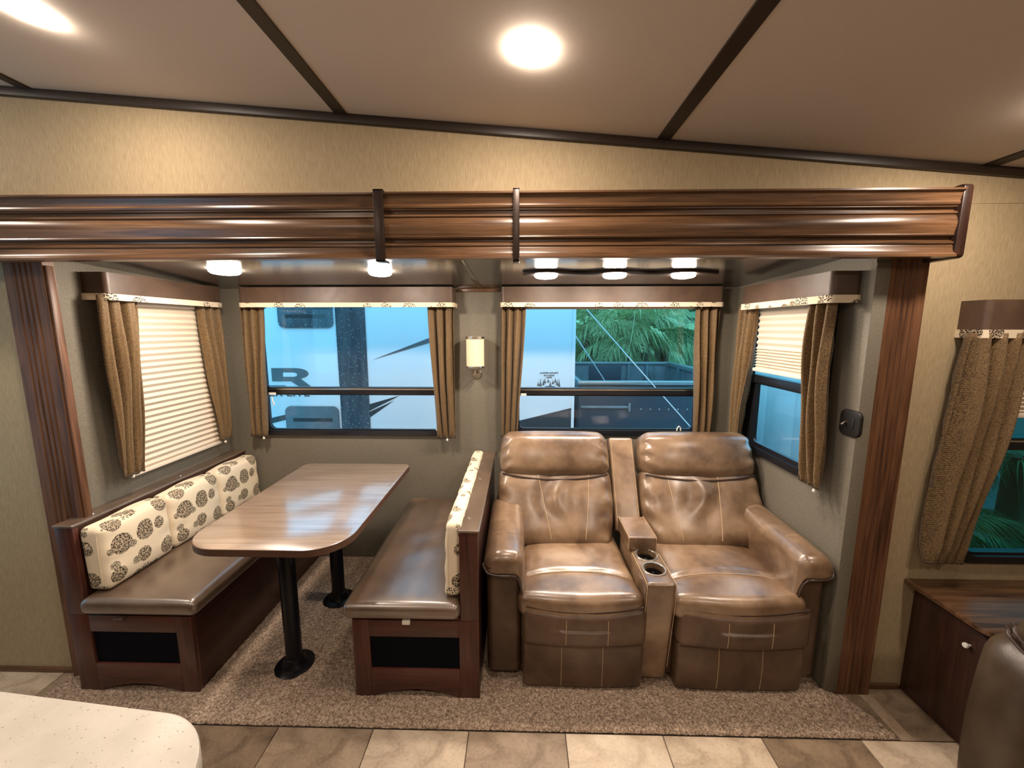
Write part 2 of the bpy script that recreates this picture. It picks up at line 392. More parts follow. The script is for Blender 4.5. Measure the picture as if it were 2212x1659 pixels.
# --- main ceiling: raked panels between dark battens
ce = MB()
ce.prism([(RX0, zc(RX0)+.012), (RX1, zc(RX1)+.012), (RX1, zc(RX1)+.06), (RX0, zc(RX0)+.06)], 'y', RY0, YW+.1)
ce = ce.build('ceiling', M['trim']); tag(ce, 'raked taupe ceiling falling to the right, split by dark battens', kind='structure')
BX = [-2.97, -1.815, -.655, .509, 1.665, 2.82]
edges = [RX0]+BX+[RX1]
for a, b_ in zip(edges[:-1], edges[1:]):
    mb = MB().prism([(a+.003, zc(a+.003)), (b_-.003, zc(b_-.003)), (b_-.003, zc(b_-.003)+.012), (a+.003, zc(a+.003)+.012)], 'y', RY0, YW)
    mb.build('ceiling_panel', M['ceil'], ce, smooth=False)
for i, x in enumerate(BX):
    o = MB().prism([(x-.022, zc(x-.022)-.006), (x+.022, zc(x+.022)-.006), (x+.022, zc(x+.022)), (x-.022, zc(x-.022))], 'y', RY0, YW).build('trim_%d' % (i+1), M['trim'])
    tag(o, ['batten across the ceiling beyond the lamp at far left', 'dark ceiling batten in the top left corner', 'dark ceiling batten left of the middle ceiling lamp', 'dark ceiling batten right of the middle ceiling lamp',
            'dark ceiling batten at the right edge, above the wall window', 'ceiling batten past the right edge of the room view'][i], kind='structure')
o = MB().prism([(RX0, zc(RX0)-.030), (RX1, zc(RX1)-.030), (RX1, zc(RX1)), (RX0, zc(RX0))], 'y', YW-.018, YW).build('trim_7', M['trim'], bevel=.003)
tag(o, 'long dark strip sloping along the joint of main wall and ceiling', kind='structure')
# --- main wall with the slide opening and the window at the right
OX0, OX1 = -1.90, 1.36
RW = (1.80, 2.62, .60, 1.60)            # window in the main wall
mb = MB()
holed(mb, 'y', YW, .05, (RX0, OX0), (0, 2.0), [])
holed(mb, 'y', YW, .05, (OX1, RX1), (0, 2.0), [RW])
mb.prism([(RX0, 2.0), (OX0, 2.0), (OX0, zc(OX0)), (RX0, zc(RX0))], 'y', YW, YW+.05)
mb.prism([(OX0, 1.872), (OX1, 1.872), (OX1, zc(OX1)), (OX0, zc(OX0))], 'y', YW, YW+.05)
mb.prism([(OX1, 2.0), (RX1, 2.0), (RX1, zc(RX1)), (OX1, zc(OX1))], 'y', YW, YW+.05)
tag(mb.build('wall_front', M['wallpaper'], smooth=False), 'beige main wall in streaked wallpaper around the slide-out opening', kind='structure')
# walls behind and beside the camera
DW = (-3.80, -2.75, .25, 2.0)
mb = holed(MB(), 'y', RY0, -.05, (RX0, RX1), (0, 2.65), [DW])
tag(mb.build('wall_rear', M['wallpaper'], smooth=False), 'beige wall facing the slide-out, out of view', kind='structure')
tag(holed(MB(), 'x', RX0, -.05, (RY0, YW+.05), (0, 2.65), [(-.80, -.10, .20, 1.85)]).build('wall_west', M['wallpaper'], smooth=False), 'beige end wall past the left edge, out of view', kind='structure')
tag(MB().box((RX1, RY0, 0), (RX1+.05, YW+.05, 2.65)).build('wall_east', M['wallpaper'], smooth=False), 'beige end wall past the right edge, out of view', kind='structure')
# --- slide-out shell
W1 = (-1.665, -.475, .868, 1.70); W2 = (-.045, 1.125, .880, 1.70)
mb = holed(MB(), 'y', YB, .05, (XL-.05, XR+.05), (-.05, ZC+.05), [W1, W2])
tag(mb.build('wall_back', M['slidepaper'], smooth=False), 'grey mottled back wall of the slide-out with two windows', kind='structure')
WL = (.32, .80, .84, 1.70); WRr = (.18, .82, .875, 1.70)
tag(holed(MB(), 'x', XL, -.05, (.045, YB), (-.05, ZC+.05), [WL]).build('wall_left', M['slidepaper'], smooth=False), 'grey mottled side wall behind the left dinette bench', kind='structure')
tag(holed(MB(), 'x', XR, .05, (.02, YB), (-.05, ZC+.05), [WRr]).build('wall_right', M['slidepaper'], smooth=False), 'grey mottled side wall beside the right recliner seat', kind='structure')
ZS = lambda y: 1.8335-.0449*y
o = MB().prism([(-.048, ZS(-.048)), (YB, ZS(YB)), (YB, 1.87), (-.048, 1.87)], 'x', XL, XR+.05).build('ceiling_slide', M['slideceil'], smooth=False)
tag(o, 'glossy dark grey ceiling of the slide-out mirroring the windows', kind='structure')
MB().prism([(-.045, ZS(-.045)-.004), (YB-.015, ZS(YB-.015)-.004), (YB-.015, ZS(YB-.015)+.001), (-.045, ZS(-.045)+.001)], 'x', -.262, -.236).build('seam_strip', M['slideceil'], o, bevel=.001)
o = MB().box((-.385, YB-.014, ZC-.022), (-.135, YB, ZC)).build('trim_8', M['wood_x'], bevel=.002)
tag(o, 'short wood strip under the slide-out ceiling above the wall lamp', kind='structure')
# slide columns
def column(n, x0, x1, inner, label):
    t = Thing(n, ((x0+x1)/2, .02, 0), label, kind='structure')
    prof = []; nfl = 4; w = x1-x0
    prof = [(x0, YW)]
    prof += [(x0, .022), (x0+.002, .02)]
    for i in range(nfl):
        c = x0+w*(.30+.42*i/(nfl-1))
        prof += [(c-.005, .02), (c-.002, .0245), (c+.002, .0245), (c+.005, .02)]
    prof += [(x1-.002, .02), (x1, .022), (x1, YW)]
    t.part('face_board', MB().prism(prof, 'z', 0.0, 1.818), M['wood_z'], angle=20)
    if inner > 0: t.part('jamb', MB().box((x1, .024, 0), (x1+.010, .050, ZC-.002)), M['wood_z'], bevel=.003)
    else: t.part('jamb', MB().box((x0-.012, .024, 0), (x0, .075, ZC-.002)), M['wood_z'], bevel=.003)
    return t
column('trim_9', -1.990, -1.832, 1, 'fluted cherry wood post at the left side of the slide-out opening')
column('trim_10', 1.342, 1.487, -1, 'fluted cherry wood post at the right side of the slide-out opening')
tag(MB().box((XR-.004, .012, .02), (1.343, .02+.02, ZC-.003)).build('trim_11', M['slidepaper'], bevel=.002), 'narrow grey edging between right wall and fluted post', kind='structure')
o = MB().box((RX0, YW-.012, 0), (-1.992, YW, .022)).build('baseboard_left', M['wood_x'], bevel=.002); tag(o, 'low dark skirting along the wall left of the post', kind='structure')
o = MB().box((1.49, YW-.012, 0), (1.64, YW, .022)).build('baseboard_right', M['wood_x'], bevel=.002); tag(o, 'low dark skirting between right post and low cabinet', kind='structure')
# --- crown fascia over the opening
prof = [(-.096,2.006),(-.096,2.000),(-.085,1.995),(-.079,1.971),(-.082,1.964),(-.080,1.958),(-.075,1.956),(-.075,1.952),(-.064,1.950),(-.064,1.941),(-.076,1.937),(-.076,1.931),(-.071,1.928),
        (-.075,1.922),(-.079,1.912),(-.081,1.903),(-.081,1.896),(-.079,1.884),(-.076,1.872),(-.075,1.866),(-.077,1.862),(-.074,1.858),(-.061,1.857),(-.062,1.847),(-.070,1.843),(-.078,1.838),(-.078,1.833),(-.074,1.831),(-.077,1.822),(-.078,1.812),(-.083,1.803),(-.089,1.799),(-.093,1.795),(-.093,1.788),
        (-.055,1.7875),(-.050,1.79),(-.050,1.98),(YW-.001,1.98),(YW-.001,2.006)]
fas = Thing('trim_12', (0, YW, 1.79), 'cherry wood crown moulding across the top of the slide-out opening', kind='structure')
seg = [(RX0+.3, -.484, .004), (-.482, -.018, 0), (-.016, 1.458, 0)]
for a, b_, dz in seg:
    fas.part('moulding', MB().prism([(p[0]+dz if p[0] < 0 else p[0], p[1]) for p in prof], 'x', a, b_), M['wood_x'], angle=28)
capo = rrect(-.087, YW-.001, 1.784, 2.022, (.004,.012,.014,.004), 4)
fas.part('end_cap', MB().prism(capo, 'x', 1.458, 1.489), M['wood_dark'], bevel=.003, label='dark end board closing the right end of the moulding')
for x0, x1 in ((-.500, -.466), (-.0285, -.0065)):
    st = [(-.104, 1.776), (-.099, 1.776), (-.099, 2.008), (YW-.02, 2.008), (YW-.02, 2.012), (-.104, 2.012)]
    mb = MB().box((x0, -.106, 1.776), (x1, -.099, 2.012)); mb.box((x0, -.106, 2.006), (x1, YW-.002, 2.012)); mb.box((x0, -.106, 1.776), (x1, -.06, 1.782))
    fas.part('strap', mb, M['darkplate'], bevel=.0015, label='flat dark bracket strap over the moulding')
# --- carpet of the slide floor: fine tufted relief
def carpet_grid():
    x0, x1, y0, y1, st = -2.02, 1.445, -.168, YB, .0052
    nx, ny = int((x1-x0)/st), int((y1-y0)/st)
    X, Y = np.meshgrid(np.linspace(x0, x1, nx), np.linspace(y0, y1, ny), indexing='ij')
    H = rng.rand(nx, ny); H = (H+np.roll(H, 1, 0)+np.roll(H, 1, 1)+np.roll(H, (1, 1), (0, 1)))/4
    Z = .012+.0105*(H-.5)+.0015*np.sin(X*9)*np.cos(Y*11)
    e = np.clip((Y-y0)/.018, 0, 1); Z = Z*np.sqrt(1-(1-e)**2)+.001
    ex = np.clip((X-x0)/.018, 0, 1); Z = Z*np.sqrt(1-(1-ex)**2)+.0005
    # right edge runs a little outwards to the front, and lifts in a small ruck
    t = np.clip((X-1.30)/.145, 0, 1); slant = (.155-(Y-y0)*.40)*0
    Xs = X-t*np.clip((Y+.168)/.2, 0, 1)*.085
    er = np.clip((1-t)/.12, 0, 1); Z = Z*np.sqrt(1-(1-er)**2)+.001
    Z += .020*np.exp(-((Xs-1.27)/.035)**2-((Y-.005)/.03)**2)
    Z = np.where((Y > -.0) & (Xs > 1.33), .001, Z)
    jx = (rng.rand(nx, ny)-.5)*.0036; jy = (rng.rand(nx, ny)-.5)*.0036
    V = np.stack([Xs+jx, Y+jy, Z], -1).reshape(-1, 3)
    I = np.arange(nx*ny).reshape(nx, ny)
    Fq = np.stack([I[:-1,:-1], I[1:,:-1], I[1:,1:], I[:-1,1:]], -1).reshape(-1, 4)
    me = bpy.data.meshes.new('carpet'); me.vertices.add(len(V)); me.vertices.foreach_set('co', V.ravel())
    me.loops.add(Fq.size); me.loops.foreach_set('vertex_index', Fq.ravel().astype(np.int32))
    me.polygons.add(len(Fq)); me.polygons.foreach_set('loop_start', np.arange(0, Fq.size, 4, dtype=np.int32)); me.update(calc_edges=True)
    me.shade_smooth(); me.materials.append(M['carpet'])
    o = bpy.data.objects.new('carpet', me); COL.objects.link(o)
    return tag(o, 'speckled brown cut-pile carpet covering the slide-out floor', 'carpet', kind='stuff')
carpet_grid()
tag(MB().box((XL, YW, -.06), (XR+.05, YB, 0)).build('floor_slide', M['grout'], smooth=False), 'slide-out floor under the carpet', kind='structure')
tag(MB().box((1.445, -.172, 0), (1.497, .018, .004)).build('trim_13', TILE[1], bevel=.001), 'pale floor strip along the right edge of the carpet', kind='structure')

# ================================================================= WINDOWS
def window_y(n, y, x0, x1, z0, z1, zm, label, gl=None):
    gl = gl or M['glass']
    t = Thing(n, ((x0+x1)/2, y, z0), label, kind='structure')
    fw = .022
    def ring(o, i, ya, yb):
        mb = MB(); k = len(o); V = [(p[0], ya, p[1]) for p in o]+[(p[0], ya, p[1]) for p in i]+[(p[0], yb, p[1]) for p in o]+[(p[0], yb, p[1]) for p in i]; F = []
        for q in range(k):
            r = (q+1) % k
            F += [(q, r, k+r, k+q), (2*k+q, 3*k+q, 3*k+r, 2*k+r), (q, 2*k+q, 2*k+r, r), (k+q, k+r, 3*k+r, 3*k+q)]
        return mb.add(V, F)
    t.part('frame', ring(rrect(x0-.012, x1+.012, z0-.004, z1, .05, 6), rrect(x0+fw, x1-fw, z0+fw+.004, z1-.02, .04, 6), y-.016, y+.05), M['blackframe'], angle=30)
    t.part('mullion', MB().box((x0+.01, y-.008, zm-.022), (x1-.01, y+.03, zm+.022)), M['blackframe'], bevel=.003)
    t.part('mullion_bead', MB().box((x0+.012, y-.0115, zm+.006), (x1-.012, y-.007, zm+.013)), M['metal'], bevel=.001, label='thin grey bead along the crossbar')
    t.part('lower_sash', ring(rrect(x0+.012, x1-.012, z0+.016, zm-.018, (.006,.006,.045,.045), 6), rrect(x0+.036, x1-.036, z0+.034, zm-.030, (.004,.004,.03,.03), 6), y+.004, y+.024), M['blackframe'], angle=30)
    t.part('pane', MB().box((x0+.015, y+.026, zm), (x1-.015, y+.030, z1-.015)), gl, smooth=False)
    t.part('pane', MB().box((x0+.03, y+.012, z0+.028), (x1-.03, y+.016, zm-.01)), gl, smooth=False)
    return t
w = window_y('window_1', YB, W1[0], W1[1], W1[2], W1[3], 1.155, 'black framed window above the dinette table with a white trailer outside')
w.part('sticker', MB().box((-1.612, YB-.0095, 1.128), (-1.565, YB-.0075, 1.142)), M['white'], label='small white sticker on the crossbar')
w.part('latch', MB().tube([(-1.595, YB-.004, 1.115), (-1.592, YB-.006, 1.085), (-1.584, YB-.004, 1.07), (-1.594, YB-.004, 1.055)], .004, 6), M['white'], label='pale broken latch cord')
w.part('latch', MB().box((-.545, YB-.004, .897), (-.530, YB+.004, .905)), M['white'])
w2 = window_y('window_2', YB, W2[0], W2[1], W2[2], W2[3], 1.155, 'black framed window behind the recliners showing palms outside')
w2.part('sticker', MB().box((0.0, YB-.0095, 1.128), (.035, YB-.0075, 1.142)), M['white'], label='small white sticker on the crossbar')
w2.part('latch', MB().tube([(.988, YB-.006, .905), (.990, YB-.008, .925), (1.0, YB-.008, .936), (1.010, YB-.008, .925), (1.012, YB-.006, .905)], .004, 6), M['white'], label='white loop latch')
# right side wall window (plane x)
def window_x(n, x, s, y0, y1, z0, z1, zm, label, gl):
    t = Thing(n, (x, (y0+y1)/2, z0), label, kind='structure'); fw = .030
    def ring(o, i, xa, xb):
        mb = MB(); k = len(o); V = [(xa, p[0], p[1]) for p in o]+[(xa, p[0], p[1]) for p in i]+[(xb, p[0], p[1]) for p in o]+[(xb, p[0], p[1]) for p in i]; F = []
        for q in range(k):
            r = (q+1) % k
            F += [(q, r, k+r, k+q), (2*k+q, 3*k+q, 3*k+r, 2*k+r), (q, 2*k+q, 2*k+r, r), (k+q, k+r, 3*k+r, 3*k+q)]
        return mb.add(V, F)
    t.part('frame', ring(rrect(y0-.012, y1+.012, z0-.004, z1, .05, 6), rrect(y0+fw, y1-fw, z0+fw, z1-.02, .04, 6), x-s*.016, x+s*.05), M['blackframe'], angle=30)
    t.part('mullion', MB().box((min(x-s*.008, x+s*.03), y0+.01, zm-.022), (max(x-s*.008, x+s*.03), y1-.01, zm+.022)), M['blackframe'], bevel=.004)
    t.part('lower_sash', ring(rrect(y0+.012, y1-.012, z0+.016, zm-.018, (.006,.006,.045,.045), 6), rrect(y0+.060, y1-.135, z0+.050, zm-.028, (.004,.004,.03,.03), 6), x+s*.004, x+s*.024), M['blackframe'], angle=30)
    t.part('pane', MB().box((min(x+s*.026, x+s*.03), y0+.015, zm), (max(x+s*.026, x+s*.03), y1-.015, z1-.015)), gl, smooth=False)
    t.part('pane', MB().box((min(x+s*.012, x+s*.016), y0+.03, z0+.028), (max(x+s*.012, x+s*.016), y1-.03, zm-.01)), gl, smooth=False)
    return t
window_x('window_3', XR, 1, WRr[0], WRr[1], WRr[2], WRr[3], 1.275, 'black framed window in the right side wall half covered by a pleated shade', M['glass'])
window_x('window_4', XL, -1, WL[0], WL[1], WL[2], WL[3], 1.15, 'window in the left side wall hidden by a closed pleated shade', M['glass'])
window_x('added_window_7', RX0, -1, -.80, -.10, .20, 1.85, 1.1, 'added daylight window in the end wall past the left edge, out of view', M['glass'])  # opening added out of view so daylight brightens the lower left wall
window_y('window_5', YW, RW[0], RW[1], RW[2], RW[3], 1.10, 'black framed window at the right edge with dark foliage outside', gl=M['glass_side'])
t = window_y('added_window_6', RY0, DW[0], DW[1], DW[2], DW[3], 1.2, 'added unseen daylight window in the rear wall behind the viewer')  # unseen opening added to bring cool sky light to the left side

# ================================================================= LAMPS
def puck(t, c, r, mat, drop=.016, normal=None):
    x, y, z = c
    if mat is not M['lens_main']: t.part('rim', MB().lathe([(r*.97, z-.002), (r*1.01, z-.0025), (r*1.05, z-.0012), (r*1.06, z)], (x, y, 0), 32), M['rim'])
    return t.part('lens', MB().lathe([(r*1.03, z), (r, z-.003), (r*.97, z-drop*.55), (r*.82, z-drop*.85), (r*.5, z-drop), (0, z-drop*1.04)], (x, y, 0), 32), mat)
def ceil_lamp(x, y, label):
    z = zc(x); t = Thing('ceiling_light', (x, y, z), label, 'ceiling light', 'round lamps on the main ceiling')
    puck(t, (x, y, z), .052, M['lens_main'], .009); t.o.rotation_euler = (0, math.atan(.0848), 0); return t
ceil_lamp(.024, -.362, 'lit round lamp on the ceiling, at the top middle between two battens')
ceil_lamp(-1.30, -.362, 'lit round lamp on the ceiling in the top left corner')
ceil_lamp(-2.63, -.362, 'added unseen lit round lamp on the ceiling past the left edge')  # extra lamp put in off frame to brighten the left wall
ceil_lamp(1.47, -.362, 'lit round lamp on the ceiling past the right edge')
for x, lb in ((-2.7, 'left of view'), (-1.3, 'behind the left lamp'), (.024, 'behind the middle lamp'), (1.47, 'behind the right lamp')):  # second row, never in view, added to light the room
    ceil_lamp(x, -1.72, 'added unseen lit round lamp on the ceiling behind the viewer, '+lb)
def slide_lamp(x, y, r, label):
    t = Thing('puck_light', (x, y, ZS(y)), label, 'ceiling light', 'puck lights in the slide-out')
    puck(t, (x, y, ZS(y)+.001), r, M['lens_slide'], .026); return t
slide_lamp(-1.363, .345, .064, 'lit puck light on the slide-out ceiling near the left side window')
slide_lamp(-.660, .393, .053, 'lit puck light on the slide-out ceiling between table and moulding strap')
t = Thing('triple_light', (.445, .447, ZS(.447)), 'long dark wavy fixture with three lit pucks above the recliners', 'ceiling light')
env = [.006+.92*i/48 for i in range(49)]
half = [(.030+.022*cos(2*pi*((x-.118)/.3245)))*min(1, ((i+.2)/3))**.5*min(1, ((48.2-i)/3))**.5+.016 for i, x in enumerate(env)]
top = [(x, .447+h) for x, h in zip(env, half)]; bot = [(x, .447-h) for x, h in zip(env, half)][::-1]
pm = MB(); ol = top+bot; k = len(ol)
pm.add([(p[0], p[1], ZS(p[1])-.013) for p in ol]+[(p[0], p[1], ZS(p[1])+.001) for p in ol], [tuple(range(k)), tuple(range(k, 2*k))[::-1]]+[(i, k+i, k+(i+1) % k, (i+1) % k) for i in range(k)])
t.part('plate', pm, M['darkplate'], bevel=.002)
for x in (.118, .443, .767): puck(t, (x, .445, ZS(.447)-.012), .054, M['lens_slide'], .018)
# wall sconce between the windows
t = Thing('wall_lamp', (-.277, YB, 1.25), 'cream cylinder wall lamp on a nickel bracket between the windows', 'wall lamp')
cx, cy = -.277, .895
t.part('shade', MB().lathe([(.050,1.318),(.0535,1.322),(.0535,1.490),(.0505,1.490),(.0505,1.325)], (cx, cy, 0), 40), M['shade'])
t.part('rim', MB().lathe([(.0525,1.486),(.0565,1.486),(.0565,1.499),(.0525,1.499),(.0525,1.486)], (cx, cy, 0), 40), M['metal'], label='nickel ring on the shade top')
t.part('cup', MB().lathe([(0,1.268),(.012,1.270),(.016,1.285),(.030,1.300),(.050,1.309),(.0545,1.312),(.0545,1.322),(.0,1.322)], (cx, cy, 0), 40), M['metal'], label='nickel cup under the shade')
t.part('arm', MB().tube([(cx, cy, 1.275), (cx, cy, 1.255), (cx, cy+.012, 1.243), (cx, cy+.04, 1.243), (cx, YB-.004, 1.255)], .0065, 10), M['metal'])
t.part('backplate', MB().lathe([(0, YB-.012), (.026, YB-.010), (.032, YB-.004), (.032, YB)], (cx, 0, 1.262), 28, 'y'), M['metal'])

# ================================================================= PELMETS, SHADES, CURTAINS
def frame_map(side):
    """(along, out, z) -> world; out is the distance from the wall into the room"""
    return {'back': lambda a, o, z: (a, YB-o, z), 'left': lambda a, o, z: (XL+o, a, z), 'right': lambda a, o, z: (XR-o, a, z), 'front': lambda a, o, z: (a, YW-o, z)}[side]
def boxmap(mb, f, a0, a1, o0, o1, z0, z1):
    p, q = f(a0, o0, z0), f(a1, o1, z1)
    return mb.box([min(i, j) for i, j in zip(p, q)], [max(i, j) for i, j in zip(p, q)])
def pelmet(side, a0, a1, depth, z0, z1, trim, label, tr=.006):
    f = frame_map(side); c = f((a0+a1)/2, 0, z1)
    t = Thing('pelmet', c, label, 'pelmet', 'upholstered pelmets over the windows')
    # U-shaped box: front board and two returns
    o0, o1 = depth, depth-.02
    R = .02
    def path(off):
        r = R-off
        pts = [(a0+off, 0.0)]
        pts += [(a0+off+r-r*cos(radians(q)), depth-off-r+r*sin(radians(q))) for q in (0, 22, 45, 67, 90)]
        pts += [(a1-off-r+r*sin(radians(q)), depth-off-r+r*cos(radians(q))) for q in (0, 22, 45, 67, 90)]
        return pts+[(a1-off, 0.0)]
    def ubox(z0, z1, grow, thick, mb, uv=False):
        P, Q = path(-grow), path(-grow+thick); n = len(P); V = []; U = []
        d = 0; D = [0]
        for i in range(1, n): D.append(D[-1]+sqrt((P[i][0]-P[i-1][0])**2+(P[i][1]-P[i-1][1])**2))
        for z in (z0, z1):
            for S in (P, Q):
                for i, p in enumerate(S): V.append(f(p[0], max(p[1], 0), z)); U.append((D[i]+.13*a0, z))
        F = []
        for i in range(n-1):
            a, b_, c_, e = i, n+i, 2*n+i, 3*n+i
            F += [(a, a+1, c_+1, c_), (b_, e, e+1, b_+1), (a, b_, b_+1, a+1), (c_, c_+1, e+1, e)]
        F += [(0, 2*n, 3*n, n), (n-1, 2*n-1, 4*n-1, 3*n-1)]
        return mb.add(V, F, U if uv else None)
    t.part('board', ubox(z0, z1, 0, .018, MB()), M['pelmet'], angle=50)
    t.part('lid', boxmap(MB(), f, a0+.018, a1-.018, 0, depth-.018, z1-.014, z1-.002), M['pelmet'])
    b_ = t.part('fabric_band', ubox(z0-trim, z0+.004, tr, .010, MB(), True), M['discs'], angle=50, label='cream printed band along the lower edge')
    bm = bmesh.new(); bm.from_mesh(b_.data); bmesh.ops.recalc_face_normals(bm, faces=bm.faces); bm.to_mesh(b_.data); bm.free()
    return t
PZ0, PZ1 = 1.694, ZC-.002
pelmet('left', .197, .862, .105, PZ0, PZ1, .024, 'brown upholstered pelmet with printed band over the left side window')
pelmet('back', -1.675, -.400, .118, PZ0, PZ1, .022, 'brown upholstered pelmet with printed band over the dinette window')
pelmet('back', -.117, 1.168, .118, PZ0, PZ1, .022, 'brown upholstered pelmet with printed band over the window behind the recliners')
pelmet('right', .078, .705, .108, 1.672, 1.766, .026, 'brown upholstered pelmet with printed band over the right side window')
pelmet('front', 1.660, 2.76, .095, 1.540, 1.650, .026, 'brown pelmet with printed band on the beige wall at the right edge')
# pleated shades
def shade(side, a0, a1, out, ztop, zbot, pitches, label):
    f = frame_map(side); t = Thing('pleated_shade', f((a0+a1)/2, out, ztop), label, 'pleated shade')
    zs = [ztop]; k = 0
    while zs[-1] > zbot+.018:
        zs.append(zs[-1]-pitches(1-(zs[-1]-zbot)/(ztop-zbot))); k += 1
    dep = lambda i, z: (.016 if i % 2 else 0)*1.0
    mb = MB(); V = []; F = []
    for i, z in enumerate(zs):
        h = min(1, (zs[max(i-1, 0)]-z)/.018+.15) if i else .3
        for j, a in enumerate((a0, a1)): V.append(f(a, out+(.011 if i % 2 else 0), z))
    for i in range(len(zs)-1): F.append((2*i, 2*i+1, 2*i+3, 2*i+2))
    mb.add(V, F); t.part('pleats', mb, M['blind'], smooth=False, solid=.0015)
    t.part('bottom_rail', boxmap(MB(), f, a0-.002, a1+.002, out-.006, out+.020, zs[-1]-.016, zs[-1]+.001), M['blindrail'], bevel=.002)
    t.part('head_rail', boxmap(MB(), f, a0, a1, out-.008, out+.020, ztop-.001, ztop+.024), M['blindrail'], bevel=.002)
    return t
shade('left', .265, .835, .020, 1.655, .853, lambda s: .0155-.0005*s, 'cream pleated shade fully closed over the left side window')
shade('right', .19, .665, .020, 1.650, 1.322, lambda s: .016 if s < .62 else .0075, 'cream pleated shade half lowered in the right side window')
shade('front', 1.81, 2.61, .028, 1.52, 1.21, lambda s: .02 if s < .7 else .008, 'cream pleated shade half lowered in the window at the right edge')
shade('back', -.03, 1.11, .030, 1.682, 1.662, lambda s: .004, 'cream pleated shade pulled fully up behind the right pelmet')
# curtains
def curtain(side, top, bot, out, ztop, zbot, folds, label, amp=.016, seed=0, tie=True, belly=None, cordat=.6):
    """top/bot = (a0,a1) extents along the wall"""
    f = frame_map(side); R = np.random.RandomState(seed+11)
    c = f((bot[0]+bot[1])/2, out, zbot); t = Thing('curtain', c, label, 'curtain', 'gold-brown curtains at the windows')
    ph = R.rand(3)*6.28; nu, nv = folds*22, 40
    def edge(k, v):
        s = v*v*(3-2*v)*.55+v*.45
        e = top[k]+(bot[k]-top[k])*s
        if belly: e += belly[k]*sin(pi*v**.85)
        return e
    def fn(u, v):
        a0, a1 = edge(0, v), edge(1, v)
        w = u+.045/folds*sin(2*pi*folds*u*2+ph[0])*v+.03*sin(5*v+ph[1])*sin(pi*u)
        a = a0+(a1-a0)*min(max(w, 0), 1)
        k = folds*2*pi
        q = 1.9*abs(sin(.5*k*u+ph[2]*.5+.35*sin(2.2*v+ph[1])))**.8-1.05
        A = amp*(.55+.45*sin(pi*min(1, v*.9+.1)))*(1-.45*max(0, (v-.93)/.07))
        d = A*(1.15*q+.16*sin(2*k*u+ph[0]+2*v)+.15*sin(9*v+7*u+ph[0]))
        z = ztop+(zbot-ztop)*v-.004*cos(k*u)*v
        if v > .955: d *= .9; d += .004*sin(k*u*3+20*v)
        return f(a, max(.012, out+d), z)
    wide = abs(top[1]-top[0])*2.0
    mb = MB().grid(fn, nu, nv, lambda u, v: (u*wide, v*(ztop-zbot)))
    # hem roll at the foot
    t.part('panel', mb, M['curtain'], solid=.003, angle=180)
    hem = [fn(i/(folds*10), 1.0) for i in range(folds*10+1)]; hem = [(p[0], p[1], p[2]+.006) for p in hem]
    t.part('hem', MB().tube(hem, .006, 6), M['curtain'])
    if tie:
        p = fn(cordat, 1.0)
        t.part('cord', MB().tube([(p[0], p[1], p[2]+.01), (p[0], p[1], p[2]-.008)], .0018, 6), M['white'])
        t.part('knob', MB().lathe([(.0005,-.008),(.005,-.006),(.0072,0),(.005,.006),(.0005,.008)], (p[0], p[1], p[2]-.014), 14), M['white'], label='small white bead on the curtain cord')
    return t
Z1 = 1.690
curtain('left', (.180, .360), (.186, .286), .070, Z1, .872, 3, 'curtain at the left side window, on the side nearer the viewer', .032, 1, belly=(-.006, .004), cordat=.5)
curtain('left', (.905, .735), (.885, .790), .062, Z1, .872, 3, 'curtain at the left side window, in the back corner', .026, 2, belly=(0, -.012))
curtain('back', (-1.712, -1.562), (-1.722, -1.612), .055, Z1, .868, 3, 'curtain at the left edge of the dinette window', .026, 3, cordat=.8)
curtain('back', (-.566, -.408), (-.526, -.412), .055, Z1, .864, 3, 'curtain at the right edge of the dinette window, left of the wall lamp', .026, 4, cordat=.55)
curtain('back', (-.114, .030), (-.122, -.020), .055, Z1, .875, 3, 'curtain right of the wall lamp, at the left edge of the recliner window', .026, 5, tie=False)
curtain('back', (1.034, 1.180), (1.070, 1.185), .055, Z1, .872, 3, 'curtain at the right edge of the window behind the recliners', .027, 6, tie=False)
curtain('right', (.245, .105), (.198, .075), .066, 1.668, .892, 3, 'curtain at the right side window, on the side nearer the viewer', .034, 7, cordat=.7)
curtain('right', (.800, .650), (.802, .715), .056, 1.668, .90, 3, 'curtain at the right side window, in the back corner behind the recliner', .024, 8, tie=False)
curtain('front', (1.640, 1.840), (1.600, 1.735), .075, 1.532, .632, 4, 'curtain on the beige wall at the right edge, beside the low cabinet', .042, 9, tie=False, belly=(0, -.004))

